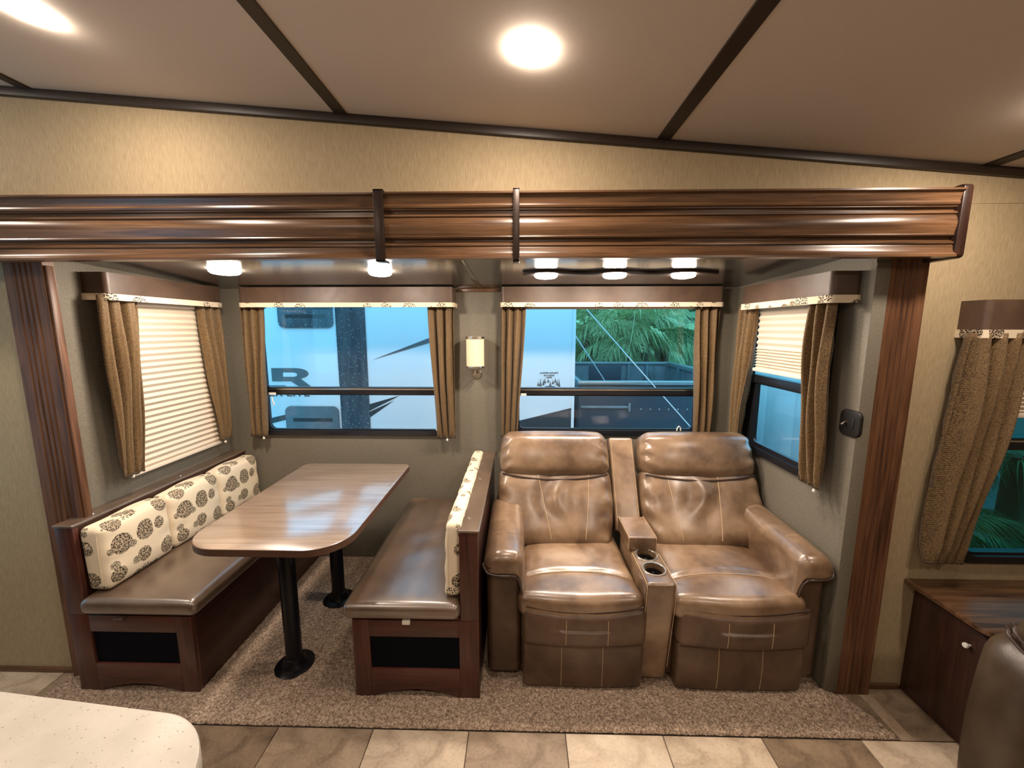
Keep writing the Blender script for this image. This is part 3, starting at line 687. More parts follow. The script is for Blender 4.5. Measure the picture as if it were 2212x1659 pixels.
# ================================================================= DINETTE
def bench(s, label, xo, front):
    """s=+1: backrest on the left (left bench); xo = outer (backrest) x; front = x of the aisle side"""
    y0, y1 = -.045, YB-.006
    t = Thing('dinette_bench', ((xo+front)/2, y0, 0.014), label, 'bench')
    L, H = abs(front-xo), .368
    X = lambda d: xo+s*d                         # distance from the backrest side
    def bx(mb, d0, d1, ya, yb, za, zb): return mb.box((min(X(d0), X(d1)), ya, za), (max(X(d0), X(d1)), yb, zb))
    z0 = .008
    # face frame around the grille, arched foot
    t.part('stile', bx(MB(), 0, .082, y0, y0+.022, z0, H), M['bench'], bevel=.002)
    t.part('stile', bx(MB(), L-.070, L, y0, y0+.022, z0, H), M['bench'], bevel=.002)
    t.part('top_rail', bx(MB(), .082, L-.070, y0, y0+.022, .292, H), M['bench_x'], bevel=.002)
    a = [(X(.082+(L-.152)*i/16), z0+.042*sin(pi*i/16)**.75) for i in range(17)]
    t.part('bottom_rail', MB().prism(a+[(X(L-.070), .142), (X(.082), .142)], 'y', y0, y0+.022), M['bench_x'], bevel=.0015)
    t.part('grille', bx(MB(), .080, L-.068, y0+.010, y0+.016, .138, .296), M['grille'], label='black cloth grille in the bench front')
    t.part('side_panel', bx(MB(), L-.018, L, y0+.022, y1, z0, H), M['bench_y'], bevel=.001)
    t.part('seat_board', bx(MB(), .08, L+.004, y0+.004, y1, H, H+.012), M['bench_x'], bevel=.001)
    # backrest
    t.part('end_post', bx(MB(), 0, .075, y0, y0+.022, H, .752), M['bench'], bevel=.003)
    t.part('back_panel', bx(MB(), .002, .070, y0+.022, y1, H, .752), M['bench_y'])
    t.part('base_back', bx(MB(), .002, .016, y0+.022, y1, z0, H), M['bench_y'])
    cap = t.part('cap', MB().soft((.043, (y1-y0)/2+.004, .006), .0055, (2, 24, 2), at=(X(.036), (y0+y1)/2, .757)), M['vinyl'], label='brown vinyl capping along the backrest top')
    for yy in (.06, .5):
        t.part('cap_stud', MB().lathe([(.007, .763), (.006, .766), (0, .7675)], (X(.048), yy, 0), 14), M['metal'], cap)
    lx = .37 if s > 0 else .315
    if s > 0: t.part('pull_tab', MB().soft((.020, .010, .006), .005, (3,3,2), at=(X(.23), y0-.012, .366)), M['pelmet'], label='small folded vinyl pull tab under the cushion')
    else: t.part('pull_tab', MB().box((X(.295)-.016, y0-.014, .358), (X(.295)+.016, y0-.001, .376)), M['white'], bevel=.002, label='pale pull tab under the cushion')
    return t
bench(1, 'dinette bench against the left side wall, dark wood with black grille', -1.880, -1.362)
bench(-1, 'dinette bench with its back to the recliners, dark wood with black grille', -.168, -.690)
def wrinkle(P, amp, f, seed=0):
    return amp*(np.sin(P[:,0]*f+2.3*np.sin(P[:,1]*f*.7+seed))*np.cos(P[:,1]*f*.8+1.7*np.sin(P[:,0]*f*.5+seed)))
def seat_cushion(x0, x1, label, seed):
    y0, y1, z0, z1 = -.068, YB-.012, .381, .452
    h = ((x1-x0)/2, (y1-y0)/2, (z1-z0)/2)
    def df(P):
        P = P.copy(); u = P[:,0]/h[0]; v = P[:,1]/h[1]; w = P[:,2]/h[2]
        top = np.clip(w, 0, 1)
        P[:,2] += top*(.014*(1-u**4)*(1-v**6)+.0022*np.sin(v*16+1.4*np.sin(u*3+seed))*(1-u**2)*np.exp(-((v+.15)/.5)**2))
        side = (1-w**2)*.5
        P[:,0] += np.sign(u)*side*.010*(np.abs(u) > .8); P[:,1] += np.sign(v)*side*.008*(np.abs(v) > .9)
        return P
    o = MB().soft(h, .024, (14, 30, 3), df, at=((x0+x1)/2, (y0+y1)/2, (z0+z1)/2)).build('seat_cushion', M['vinyl'], None, ((x0+x1)/2, (y0+y1)/2, z0), angle=180)
    return o
tag(seat_cushion(-1.800, -1.325, 'l', 1), 'dark brown vinyl seat cushion on the left dinette bench', 'cushion', 'dinette seat cushions')
tag(seat_cushion(-.715, -.248, 'r', 3), 'dark brown vinyl seat cushion on the dinette bench beside the recliners', 'cushion', 'dinette seat cushions')
def back_cushion(xb, xf, y0, y1, z0, z1, label, seed, near_panel=False):
    """xb = backrest side, xf = seat side"""
    s = 1 if xf > xb else -1
    h = (abs(xf-xb)/2, (y1-y0)/2, (z1-z0)/2); c = ((xb+xf)/2, (y0+y1)/2, (z0+z1)/2)
    r = min(.027 if s > 0 else .020, h[0]*.92)
    P, F, _ = rounded(h, r, (3, 14, 14), 4)
    u, v, w = s*P[:,0]/h[0], P[:,1]/h[1], P[:,2]/h[2]
    fr = np.clip(u, 0, 1)
    Q = P.copy()
    Q[:,0] += s*fr*((.016 if s > 0 else .006)*(1-np.abs(v)**3)*(1-w**4)+.002*np.sin(9*w+seed)*(np.abs(v) > .55))
    Q[:,2] += np.where(w > .5, .006*np.cos(v*1.4)+.003*np.sin(v*4+seed), 0)
    Q[:,0] += .010*s*(-w)*.5                      # leans back a little
    dx = h[0]-s*P[:,0]                              # depth behind the front face
    U = P[:,1]+np.where(np.abs(v) > .92, np.sign(v)*dx, 0); V = P[:,2]+np.where(w > .9, dx, 0)
    t = Thing('back_cushion', (c[0], c[1], z0), label, 'cushion', 'printed back cushions of the dinette')
    mb = MB(); mb.add(Q+np.array(c), F, np.stack([U*1.0+.37, V*1.0+.2], 1)); t.part('cover', mb, M['discs'], angle=180)
    # piped seam round the front face
    k = 40; pth = []
    for i in range(k):
        a = 2*pi*i/k; q = (abs(cos(a))**8+abs(sin(a))**8)**(-1/8)
        pth.append((c[0]+s*(h[0]*.62), c[1]+cos(a)*q*(h[1]+.0005), c[2]+sin(a)*q*(h[2]+.001)))
    t.part('seam', MB().tube(pth+[pth[0]], .0014, 5), M['discs'])
    return t
ys = [-.030, .290, .612, .945]
ln = ['nearest the viewer', 'in the middle', 'in the back corner']
for i in range(3):
    back_cushion(-1.806, -1.712, ys[i]+.0005, ys[i+1]-.0005, .462, .738, 'cream printed back cushion on the left bench, '+ln[i], i*1.3)
for i in range(3):
    back_cushion(-.2405, -.304, ys[i]+.0005, ys[i+1]-.0005, .462, .776, 'cream printed back cushion on the bench beside the recliners, '+ln[i], 4+i*1.1)
# table
t = Thing('dinette_table', (-.975, .33, .014), 'pale wood laminate dinette table on two black pedestals', 'table')
out = rrect(-1.292, -.660, -.165, .772, (.045, .045, .150, .150), 10)
t.part('tabletop', MB().prism(out, 'z', .716, .7415), M['table'], bevel=.002)
cx_, cy_ = -.976, .3035
big = [((p[0]-cx_)*1.0055+cx_, (p[1]-cy_)*1.004+cy_) for p in out]; k = len(out)
mb = MB(); V = [(p[0], p[1], z) for z in (.714, .7405) for p in big]+[(p[0], p[1], z) for z in (.714, .7405) for p in [((q[0]-cx_)*.997+cx_, (q[1]-cy_)*.997+cy_) for q in out]]
F = []
for i in range(k):
    j = (i+1) % k; F += [(i, j, k+j, k+i), (2*k+i, 3*k+i, 3*k+j, 2*k+j), (k+i, k+j, 3*k+j, 3*k+i), (i, 2*k+i, 2*k+j, j)]
mb.add(V, F); t.part('edge_band', mb, M['edge'], label='dark brown edging round the tabletop')
for y in (.105, .552):
    leg = t.part('pedestal_post', MB().lathe([(.031, .03), (.0345, .03), (.0345, .69), (.031, .70)], (-1.038, y, 0), 28), M['black'])
    t.part('top_flange', MB().lathe([(.0345, .66), (.05, .675), (.085, .708), (.085, .715), (.0, .715)], (-1.038, y, 0), 28), M['black'], leg)
    t.part('floor_flange', MB().lathe([(.082, .012), (.083, .018), (.076, .022), (.055, .026), (.046, .040), (.040, .060), (.0345, .062)], (-1.038, y, 0), 36), M['black'], leg)

# ================================================================= RECLINING LOVESEAT
t = Thing('reclining_loveseat', (.57, .4, .012), 'brown leather two-seat recliner with centre console and cup holders', 'sofa')
LV = t
def tilt(P, ang, c):
    a = radians(ang); Q = P.copy(); y, z = P[:,1].copy(), P[:,2].copy()
    Q[:,1] = y*cos(a)+z*sin(a)+c[1]; Q[:,2] = -y*sin(a)+z*cos(a)+c[2]; Q[:,0] = P[:,0]+c[0]
    return Q
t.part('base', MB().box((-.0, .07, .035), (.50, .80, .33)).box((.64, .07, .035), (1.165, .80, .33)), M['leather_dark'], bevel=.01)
def along(fn, us): return [tuple(fn(u)) for u in us]
def seat_unit(x0, x1, fx0, fx1, seed):
    xc, hw = (x0+x1)/2, (x1-x0)/2
    # seat cushion: crowned, front lip bowed forwards
    h = (hw, .275, .050)
    def df(P):
        P = P.copy(); u, v, w = P[:,0]/h[0], P[:,1]/h[1], P[:,2]/h[2]
        P[:,2] += np.clip(w, -1, 1)*0+np.where(w > 0, .030*(1-u**4)*(1-.5*v**2)-.012*np.exp(-((v+.12*u*u+.44)/.045)**2)*1.0, 0)
        fr = np.clip(-v, 0, 1)**2
        P[:,1] -= fr*.022*(1-u**2)
        P[:,2] -= fr*.016*(1-u**2)
        P[:,0] += np.sign(u)*.018*fr*np.abs(u)
        P[:,2] += wrinkle(P, .0005, 26, seed)*(w > 0)
        return P+np.array([xc, .272, .404])
    s = LV.part('seat', MB().soft(h, .035, (26, 46, 4), df), M['leather'], angle=180)
    def S(u, v, w): # surface point on top (w=1) / front
        p = np.array([[u*h[0], v*h[1], w*h[2]]]); return df(p)[0]+np.array([0, 0, .0012])
    pts = [S(u, -.44-.12*u*u, 1)+np.array([0, 0, .0015]) for u in np.linspace(-.86, .86, 22)]
    LV.part('stitching', MB().tube(pts, .0013, 5), M['thread'], s)
    # footrest upper roll
    fxc, fh = (fx0+fx1)/2, (fx1-fx0)/2
    h2 = (fh, .07, .088)
    def d2(P):
        P = P.copy(); u, v, w = P[:,0]/h2[0], P[:,1]/h2[1], P[:,2]/h2[2]
        fr = np.clip(-v, 0, 1)
        P[:,1] -= fr*(.024*(1-u**2)+.007*(1-w**2))
        P[:,2] -= np.where(w > 0, .018*(1-u**2), 0)
        P[:,1] += wrinkle(P[:, [0, 2, 1]], .0005, 30, seed+2)
        return P+np.array([fxc, .062, .320])
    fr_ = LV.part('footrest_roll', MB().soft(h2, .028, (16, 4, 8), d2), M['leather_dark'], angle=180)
    for u in (-.30, .36):
        pts = [d2(np.array([[u*h2[0], -h2[1]-.0004, w*h2[2]]]))[0] for w in np.linspace(-.72, .72, 12)]
        LV.part('stitching', MB().tube(pts, .0012, 5), M['thread'], fr_)
    # piping between seat and roll
    pts = [d2(np.array([[u*(h2[0]-.004), -h2[1]*.74, h2[2]]]))[0]+np.array([0, -.013, .005]) for u in np.linspace(-.94, .94, 26)]
    LV.part('piping', MB().tube(pts, .0052, 8), M['piping'], fr_, label='dark piping along the front of the seat')
    # footrest lower panel
    h3 = (fh-.006, .05, .108)
    def d3(P):
        P = P.copy(); u, v, w = P[:,0]/h3[0], P[:,1]/h3[1], P[:,2]/h3[2]
        P[:,1] -= np.clip(-v, 0, 1)*(.008*(1-u**2)+.008*(1-w**2))
        return P+np.array([fxc, .060, .128])
    f3 = LV.part('footrest_panel', MB().soft(h3, .016, (14, 3, 8), d3), M['leather_dark'], angle=180)
    for u in (-.36, .32):
        pts = [d3(np.array([[u*h3[0], -h3[1]-.0004, w*h3[2]]]))[0] for w in np.linspace(-.85, .9, 12)]
        LV.part('stitching', MB().tube(pts, .0011, 5), M['thread'], f3)
seat_unit(.004, .505, .006, .527, 1.)
seat_unit(.645, 1.165, .656, 1.198, 2.6)
def back_unit(x0, x1, seed, st, lean=28):
    xc, hw = (x0+x1)/2, (x1-x0)/2
    c = (xc, .545, .585)
    h = (hw, .085, .205)
    def df(P):
        P = P.copy(); u, v, w = P[:,0]/h[0], P[:,1]/h[1], P[:,2]/h[2]
        fr = np.clip(-v, 0, 1)
        P[:,1] -= fr*(.040*(1-u**4)*(1-.75*w**2)+.020*np.exp(-((w+.75)/.4)**2)*(1-u**4))
        P[:,1] += fr*(.0062*np.sin(P[:,2]*62+3.2*np.sin(P[:,0]*14+seed))*np.exp(-((np.abs(u)-.93)/.10)**2)
                      +.0090*np.sin(P[:,0]*38+seed*2+2.6*np.sin(P[:,2]*13+seed))*np.exp(-((u+.05)/.36)**2-((w-.25)/.45)**2))
        P[:,0] *= 1-.06*np.clip(-w, 0, 1)
        P[:,0] += np.sign(u)*.012*(1-w**2)*np.abs(u)**3
        return tilt(P, lean, c)
    b = LV.part('backrest', MB().soft(h, .045, (34, 4, 26), df, 4), M['leather'], angle=180)
    for u0, u1 in st:
        pts = [df(np.array([[(u0+(u1-u0)*(1-(w+1)/2))*h[0], -h[1]-.0006, w*h[2]]]))[0] for w in np.linspace(.86, -.78, 24)]
        LV.part('stitching', MB().tube(pts, .0015, 5), M['thread'], b)
    # head pillow
    hc = (xc, .665, .840); h2 = (hw+.002, .088, .118)
    def d2(P):
        P = P.copy(); u, v, w = P[:,0]/h2[0], P[:,1]/h2[1], P[:,2]/h2[2]
        fr = np.clip(-v, 0, 1)
        P[:,1] -= fr*(.030*(1-u**4)*(1-w**2)+.012)
        P[:,2] -= np.where(w < 0, .036*(1-u**2)*np.abs(w), 0)
        P[:,2] += np.where(w > 0, .010*(1-u**4), 0)
        P[:,1] += fr*.0060*np.sin(P[:,2]*95+4*np.sin(P[:,0]*17+seed))*np.exp(-((np.abs(u)-.95)/.13)**2)
        P[:,0] += np.sign(u)*(-.012)*np.clip(w, 0, 1)*np.abs(u)
        return tilt(P, lean-2, hc)
    hd = LV.part('headrest', MB().soft(h2, .055, (34, 4, 18), d2, 5), M['leather'], angle=180)
    pts = [d2(np.array([[u*(h2[0]-.004), -h2[1]*(.86-.25*abs(u)**6), -h2[2]+.010]]))[0]+np.array([0, -.012*(1-u**6), .002]) for u in np.linspace(-.95, .95, 36)]
    LV.part('piping', MB().tube(pts, .0055, 8), M['piping'], hd, label='dark piping under the headrest')
back_unit(-.112, .482, 1.1, ((-.337, -.074), (.60, .49)))
back_unit(.652, 1.262, 3.7, ((-.61, -.48), (.285, .14)))
def arm(xi, xo, s, seed):
    """xi inner x, xo outer x, s=+1 if outer side is to the left"""
    xc, hw = (xi+xo)/2, abs(xi-xo)/2
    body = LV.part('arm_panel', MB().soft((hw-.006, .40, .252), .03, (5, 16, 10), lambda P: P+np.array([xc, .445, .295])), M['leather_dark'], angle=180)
    h = (hw+.006, .285, .052)
    def df(P):
        P = P.copy(); u, v, w = P[:,0]/h[0], P[:,1]/h[1], P[:,2]/h[2]
        inn = np.clip(u*s, 0, 1); outr = np.clip(-u*s, 0, 1)
        P[:,2] += np.where(w < 0, -.20*inn**7, 0)
        P[:,2] -= np.where(w > 0, .022*outr**2, 0)
        P[:,2] += np.where(w > 0, .012*(1-u**2)+.014*(v+1)/2-.020*np.clip(-v-.6, 0, 1), 0)
        P[:,1] -= np.clip(-v, 0, 1)*.012*(1-u**2)
        P[:,2] += np.where(w > 0, wrinkle(P, .0008, 34, seed), 0)
        return P+np.array([xc, .295, .576])
    pad = LV.part('arm_pad', MB().soft(h, .040, (9, 18, 7), df, 4), M['leather'], angle=180)
    pts = [df(np.array([[u*h[0]*.985, v*h[1], w*h[2]]]))[0]+np.array([0, -.003, 0]) for u, v, w in
           [(-s*1, -.86, .10), (-s*1, -.9, -.1), (-s*.98, -.93, -.3), (-s*.8, -.965, -.62), (-s*.5, -.975, -.72), (-s*.1, -.975, -.74), (s*.3, -.975, -.74), (s*.55, -.975, -.74), (s*.74, -.97, -.74), (s*.86, -.96, -.78), (s*.93, -.95, -.84), (s*.98, -.94, -.9)]]
    p = Vector(pts[-1]); pts += [p+Vector((s*.002, .002, -.05)), p+Vector((s*.002, .010, -.11)), p+Vector((-s*.004, .02, -.17))]
    LV.part('piping', MB().tube([tuple(q) for q in pts], .0048, 8), M['piping'], pad, label='dark piping at the arm front')
    pts = [df(np.array([[u*h[0], -.45*h[1], h[2]]]))[0]+np.array([0, 0, .0012]) for u in np.linspace(-.55, .55, 12)]
    LV.part('stitching', MB().tube(pts, .0012, 5), M['thread'], pad)
arm(.012, -.150, 1, .4)
arm(1.140, 1.280, -1, 2.2)
# centre console
con = t.part('console', MB().soft((.063, .225, .250), .020, (5, 14, 12), lambda P: P+np.stack([0*P[:,0]+.575, .205+np.clip(.25-P[:,2], 0, 1)*.14*(P[:,1] < 0), 0*P[:,0]+.275], 1)), M['leather'], angle=180)
for x in (.5155, .6345):
    t.part('stitching', MB().tube([(x, .21, .5225), (x, .03, .5225), (x, -.005, .519), (x, -.017, .505), (x, -.0125, .46), (x, .0385, .10)], .0012, 5), M['thread'], con)
lid = t.part('console_lid', MB().soft((.066, .105, .036), .009, (5, 8, 3), lambda P: P+np.array([.568, .335, .553+0])), M['leather'], angle=180, label='padded flip-up console lid')
for x in (.505, .631):
    t.part('stitching', MB().tube([(x, .44, .5885), (x, .24, .5885), (x, .2305, .583), (x, .2295, .53)], .0012, 5), M['thread'], lid)
def dback(P):
    return tilt(P, 30, (.564, .6125, .692))
cb = t.part('console_back', MB().soft((.067, .06, .250), .014, (4, 3, 10), dback), M['leather'], angle=180)
for u in (-.057, .057):
    t.part('stitching', MB().tube([tuple(dback(np.array([[u, -.0604, w]]))[0]) for w in (-.2, 0, .240)], .0012, 5), M['thread'], cb)
cut = MB()
for y in (.192, .085): cut.lathe([(0, .46), (.036, .46), (.0405, .56), (0, .56)], (.574, y, 0), 28)
cut = cut.build('cutter', M['cupin'], con.parent, LV.base, smooth=False)
md = con.modifiers.new('wells', 'BOOLEAN'); md.object = cut; md.operation = 'DIFFERENCE'; md.solver = 'EXACT'
bpy.context.view_layer.update()
me = bpy.data.meshes.new_from_object(con.evaluated_get(bpy.context.evaluated_depsgraph_get())); con.modifiers.clear(); con.data = me; me.name = 'console'; bpy.data.objects.remove(cut)
me.shade_smooth(); me.set_sharp_from_angle(angle=radians(50))
for y in (.192, .085):
    cup = t.part('cup_holder', MB().lathe([(.040, .5245), (.044, .5285), (.050, .5290), (.0525, .5265), (.0525, .524)], (.574, y, 0), 36), M['cuprim'], label='cup holder with a pale metal rim')
    t.part('well', MB().lathe([(.0415, .528), (.0395, .524), (.0350, .470), (.030, .465), (.0, .465)], (.574, y, 0), 36), M['cupin'], cup)

# ================================================================= RIGHT SIDE: cabinet, armchair; LEFT: island; switch
t = Thing('low_cabinet', (1.9, -.12, 0), 'low cherry wood cabinet under the wall window at the right edge', 'cabinet')
out = arc(1.601+.05, -.255+.05, .05, 180, 270, 6)
t.part('top', MB().prism(out+[(2.75, -.255), (2.75, YW-.002), (1.601, YW-.002)], 'z', .497, .517), M['wood_x'], bevel=.004)
t.part('carcass', MB().box((1.650, -.215, .0), (2.72, YW-.003, .497)), M['wood_dark'])
d = t.part('door', MB().box((1.640, -.210, .03), (1.651, .035, .470)), M['wood_dark'], bevel=.003)
t.part('knob', MB().lathe([(0, 1.617), (.008, 1.618), (.010, 1.622), (.009, 1.627), (.004, 1.630), (.004, 1.640)], (0, -.168, .405), 18, 'x'), M['white'], d, label='small white knob')
# recliner armchair facing left, only its far arm and seat corner in frame
t = Thing('armchair', (1.85, -.75, 0), 'dark olive-brown leather recliner at the bottom right corner', 'armchair')
A = t
def arm2(yc, seed):
    def d0(P):
        P = P.copy(); w = P[:,2]/.335; v = -P[:,0]/.40
        P[:,0] -= np.clip(v, 0, 1)*.035*(1-w**2)
        return P+np.array([1.745, yc, .365])
    A.part('arm_panel', MB().soft((.40, .095, .335), .075, (12, 6, 10), d0, 5), M['armchair'], angle=180)
    h = (.36, .080, .038)
    def df(P):
        P = P.copy(); u, v, w = P[:,0]/h[0], P[:,1]/h[1], P[:,2]/h[2]
        P[:,2] += np.where(w > 0, .02*(1-v**2), 0)+wrinkle(P, .003, 46, seed)
        a = radians(34); y, z = P[:,1].copy(), P[:,2].copy()
        P[:,1] = y*cos(a)-z*sin(a); P[:,2] = y*sin(a)+z*cos(a)
        return P+np.array([1.725, yc-.038, .705])
    pad = A.part('arm_pad', MB().soft(h, .034, (24, 12, 4), df, 4), M['armchair'], angle=180)
    for k_ in (0, 1):
        pts = [df(np.array([[-h[0]*(.99 if abs(v) < .8 else .96)-.003*k_, v*h[1], -h[2]*(.55+.5*k_)]]))[0] for v in np.linspace(-1, 1, 16)]
        A.part('piping', MB().tube([tuple(p) for p in pts], .0058, 8), M['piping'], pad, label='dark double piping round the arm pad')
arm2(-.505, .3); arm2(-1.17, 1.3)
def dseat(P):
    P = P.copy(); P[:,2] += np.where(P[:,2] > 0, .03*(1-(P[:,1]/.24)**2), 0); P[:,0] -= np.where(P[:,0] < 0, .03*(1-(P[:,1]/.24)**2), 0)
    return P+np.array([1.69, -.835, .43])
st = A.part('seat', MB().soft((.36, .24, .085), .05, (10, 10, 5), dseat, 4), M['armchair'], angle=180)
A.part('footrest_panel', MB().soft((.04, .235, .15), .03, (4, 8, 6), lambda P: P+np.array([1.39, -.835, .19])), M['armchair'], angle=180)
A.part('piping', MB().tube([(1.332-.03*(1-(v)**2), -.835+v*.225, .372) for v in np.linspace(-1, 1, 16)], .006, 8), M['piping'], st)
A.part('backrest', MB().soft((.10, .26, .30), .07, (5, 10, 10), lambda P: P+np.array([2.13, -.835, .72])), M['armchair'], angle=180)
A.part('base', MB().box((1.44, -1.10, .012), (2.10, -.57, .30)), M['leather_dark'], bevel=.02)
# kitchen island corner
t = Thing('kitchen_island', (-1.6, -1.5, 0), 'island with speckled white countertop in the bottom left corner', 'island')
top = [(-2.9, -.721)]+arc(-.592, -1.083, .14, 84.5, 2, 14)+[(-.440, -1.5), (-.43, -2.0), (-2.9, -2.0)]
t.part('countertop', MB().prism(top[::-1], 'z', .887, .925), M['stone'], bevel=.004)
t.part('cabinet_body', MB().prism([(-2.85, -.78), (-.70, -1.0), (-.56, -1.12), (-.52, -1.95), (-2.85, -1.95)], 'z', .0, .887), M['wood_dark'])
# switch plate on the right slide wall
t = Thing('light_switch', (XR, .036, 1.182), 'black rounded switch plate with a silver toggle on the right side wall', 'switch')
pl = rrect(.036-.048, .036+.048, 1.182-.052, 1.182+.052, .026, 6)
t.part('plate', MB().prism(pl, 'x', XR-.016, XR), M['switch'], bevel=.005)
t.part('rocker', MB().box((XR-.0185, .012, 1.162), (XR-.014, .030, 1.204)), M['switch'], bevel=.001)
t.part('toggle', MB().tube([(XR-.014, .050, 1.188), (XR-.024, .051, 1.183), (XR-.032, .053, 1.174)], [.0035, .0035, .0048], 10), M['metal'], label='small silver toggle')

# ================================================================= OUTSIDE
o = MB().box((-14, .3, -.92), (14, 16, -.85)).build('ground', M['ground'], smooth=False); tag(o, 'grey gravel ground outside the windows', kind='structure')
RY = 2.0
t = Thing('travel_trailer', (-2.3, 3.2, -.85), 'white travel trailer with grey decals parked outside the dinette window', 'trailer')
C = t
C.part('body', MB().box((-5.2, RY, -.35), (.475, RY+2.4, 2.75)), M['rv'], bevel=.02)
C.part('corner_trim', MB().box((.452, RY-.006, -.35), (.478, RY+.02, 2.74)), M['rv'], bevel=.003)
band = C.part('dark_band', MB().box((-1.635, RY-.006, -.3), (-1.372, RY-.001, 2.6)), M['wet'], label='dark vertical band spotted with rain')
def flat(name, pts, mat, y=RY-.004, th=.003, parent=None, label=None):
    return C.part(name, MB().prism(pts, 'y', y, y+th), mat, parent, label, smooth=False)
flat('swoosh_decal', [(-1.311, 1.274), (-.55, 1.562), (-.55, 1.488), (-.792, 1.427)], M['decal'])
flat('swoosh_decal', [(-1.372, .866), (-1.095, .946), (-1.372, .806)], M['decal_dark'])
flat('swoosh_decal', [(-1.372, .797), (-1.152, .897), (-1.372, .745)], M['decal_dark'])
flat('swoosh_decal', [(-2.6, .66), (-2.139, .768), (-2.139, .722), (-2.6, .60)], M['decal_dark'])
flat('swoosh_decal', [(-.25, .66), (.461, .842), (.461, .2), (-.6, .2)], M['decal_dark'])
for z0, z1, nm in ((1.552, 1.86, 'upper'), (.45, .846, 'lower')):
    h = C.part('vent_hatch', MB().prism(rrect(-2.146, -1.655, z0, z1, .05, 6), 'y', RY-.016, RY), M['wet'] if nm == 'upper' else M['decal'], bevel=.004, label='grey rounded %s vent hatch' % nm)
    for zz in ((z1-.125, z1-.245) if nm == 'lower' else (z0+.10, z0+.205)):
        C.part('slot', MB().box((-2.075, RY-.0175, zz-.016), (-1.715, RY-.012, zz+.016)), M['ventslot'], h)
# letter R: wide stencil letter with slanted leg
Ro = [(-2.248, 1.193), (-2.03, 1.193)]+[(p[0]*2.46-2.03, p[1]) for p in arc(0, 1.145, .048, 88, -66, 12)]+[(-1.982, 1.093), (-1.80, .953), (-1.90, .953), (-2.075, 1.074), (-2.248, 1.074)]
flat('letter', Ro, M['decal'])
Ri = [(-2.142, 1.153), (-2.05, 1.153)]+[(p[0]*1.9-2.05, p[1]) for p in arc(0, 1.134, .019, 85, -85, 8)]+[(-2.142, 1.115)]
flat('letter_counter', Ri, M['rv'], RY-.0055, .002)
flat('letter', [(-2.30, 1.01), (-2.13, 1.01), (-2.13, 1.036), (-2.30, 1.036)], M['decal'])
def text(s, x, z, size, mat, y, sx=1., bold=0):
    cu = bpy.data.curves.new('lettering', 'FONT'); cu.body = s; cu.size = size; cu.extrude = .001; cu.offset = bold; cu.align_x = 'LEFT'
    q = bpy.data.objects.new('lettering', cu); COL.objects.link(q); bpy.context.view_layer.update()
    me = bpy.data.meshes.new_from_object(q.evaluated_get(bpy.context.evaluated_depsgraph_get())); bpy.data.objects.remove(q)
    me.name = 'lettering'; me.materials.clear(); me.materials.append(mat)
    o = bpy.data.objects.new('lettering', me); COL.objects.link(o); o.parent = C.o
    o.rotation_euler = (pi/2, 0, 0); o.scale = (sx, 1, 1); o.location = Vector((x, y, z))-Vector(C.base); return o
text('ER LITE', -2.295, .936, .105, M['decal_dark'], RY-.003, 1.13)
# small pine emblem with three short lines of lettering
for x, z, h in ((.175,1.035,.075),(.20,1.045,.055),(.213,1.062,.05),(.243,1.07,.04),(.262,1.035,.05),(.285,1.055,.04),(.305,1.068,.045),(.322,1.045,.055),(.340,1.033,.075),(.155,1.04,.04)):
    flat('pine_decal', [(x-.012, z), (x+.012, z), (x+.004, z+h*.5), (x, z+h), (x-.004, z+h*.5)], M['decal'], RY-.0025, .002)
flat('pine_decal', [(.21, 1.028), (.31, 1.028), (.295, 1.037), (.225, 1.037)], M['decal'], RY-.0025, .002)
for z, x0, x1, n in ((1.150, .170, .336, 11), (1.128, .205, .300, 7), (1.110, .225, .280, 4)):
    for i in range(n):                                   # three short lines of tiny strokes, too small to read
        x = x0+(x1-x0)*i/n
        C.part('lettering', MB().box((x, RY-.0035, z), (x+(x1-x0)/n*(.55+.3*rng.rand()), RY-.001, z+.009+.005*rng.rand())), M['decal'], smooth=False)
# dump trailer
t = Thing('dump_trailer', (1.3, 3.1, -.85), 'dark steel dump trailer with ribbed open bed outside the recliner window', 'trailer')
D = t
D.part('near_side', MB().box((.54, 2.15, .05), (2.06, 2.20, 1.03)), M['trailer_dark'], bevel=.004)
D.part('far_side', MB().box((.54, 4.0, .05), (2.06, 4.06, 1.05)), M['trailer'])
D.part('end_gate', MB().box((2.03, 2.20, .05), (2.08, 4.0, 1.05)), M['trailer'])
D.part('head_board', MB().box((.54, 2.20, .05), (.58, 4.0, 1.05)), M['trailer'])
D.part('bed_floor', MB().box((.54, 2.15, .0), (2.06, 4.06, .06)), M['trailer_dark'])
for a, b_ in (((.53, 2.13, 1.03), (2.09, 2.215, 1.062)), ((.53, 3.98, 1.05), (2.09, 4.08, 1.085)), ((2.01, 2.13, 1.031), (2.10, 4.08, 1.083))):
    D.part('top_rail', MB().box(a, b_), M['galv'], bevel=.006)
D.part('recess_panel', MB().box((.95, 3.975, .55), (1.385, 4.0, 1.03)), M['trailer_dark'], bevel=.004)
for x in (1.47, 1.72, 2.0): D.part('rib', MB().box((x, 3.96, .06), (x+.03, 4.0, 1.05)), M['trailer'])
for y in (3.55, 3.1, 2.65): D.part('rib', MB().box((1.99, y, .06), (2.03, y+.03, 1.05)), M['trailer'])
D.part('light_bar', MB().box((.56, 2.138, .808), (1.0, 2.15, .832)), M['trailer'], bevel=.003)
D.part('hinge_block', MB().box((1.0, 2.13, .78), (1.02, 2.15, .86)), M['trailer'], bevel=.003)
for i in range(10):
    D.part('rivet', MB().lathe([(.009, 2.15), (.008, 2.143), (0, 2.140)], (1.12+.085*i, 0, .80), 8, 'y'), M['galv'])
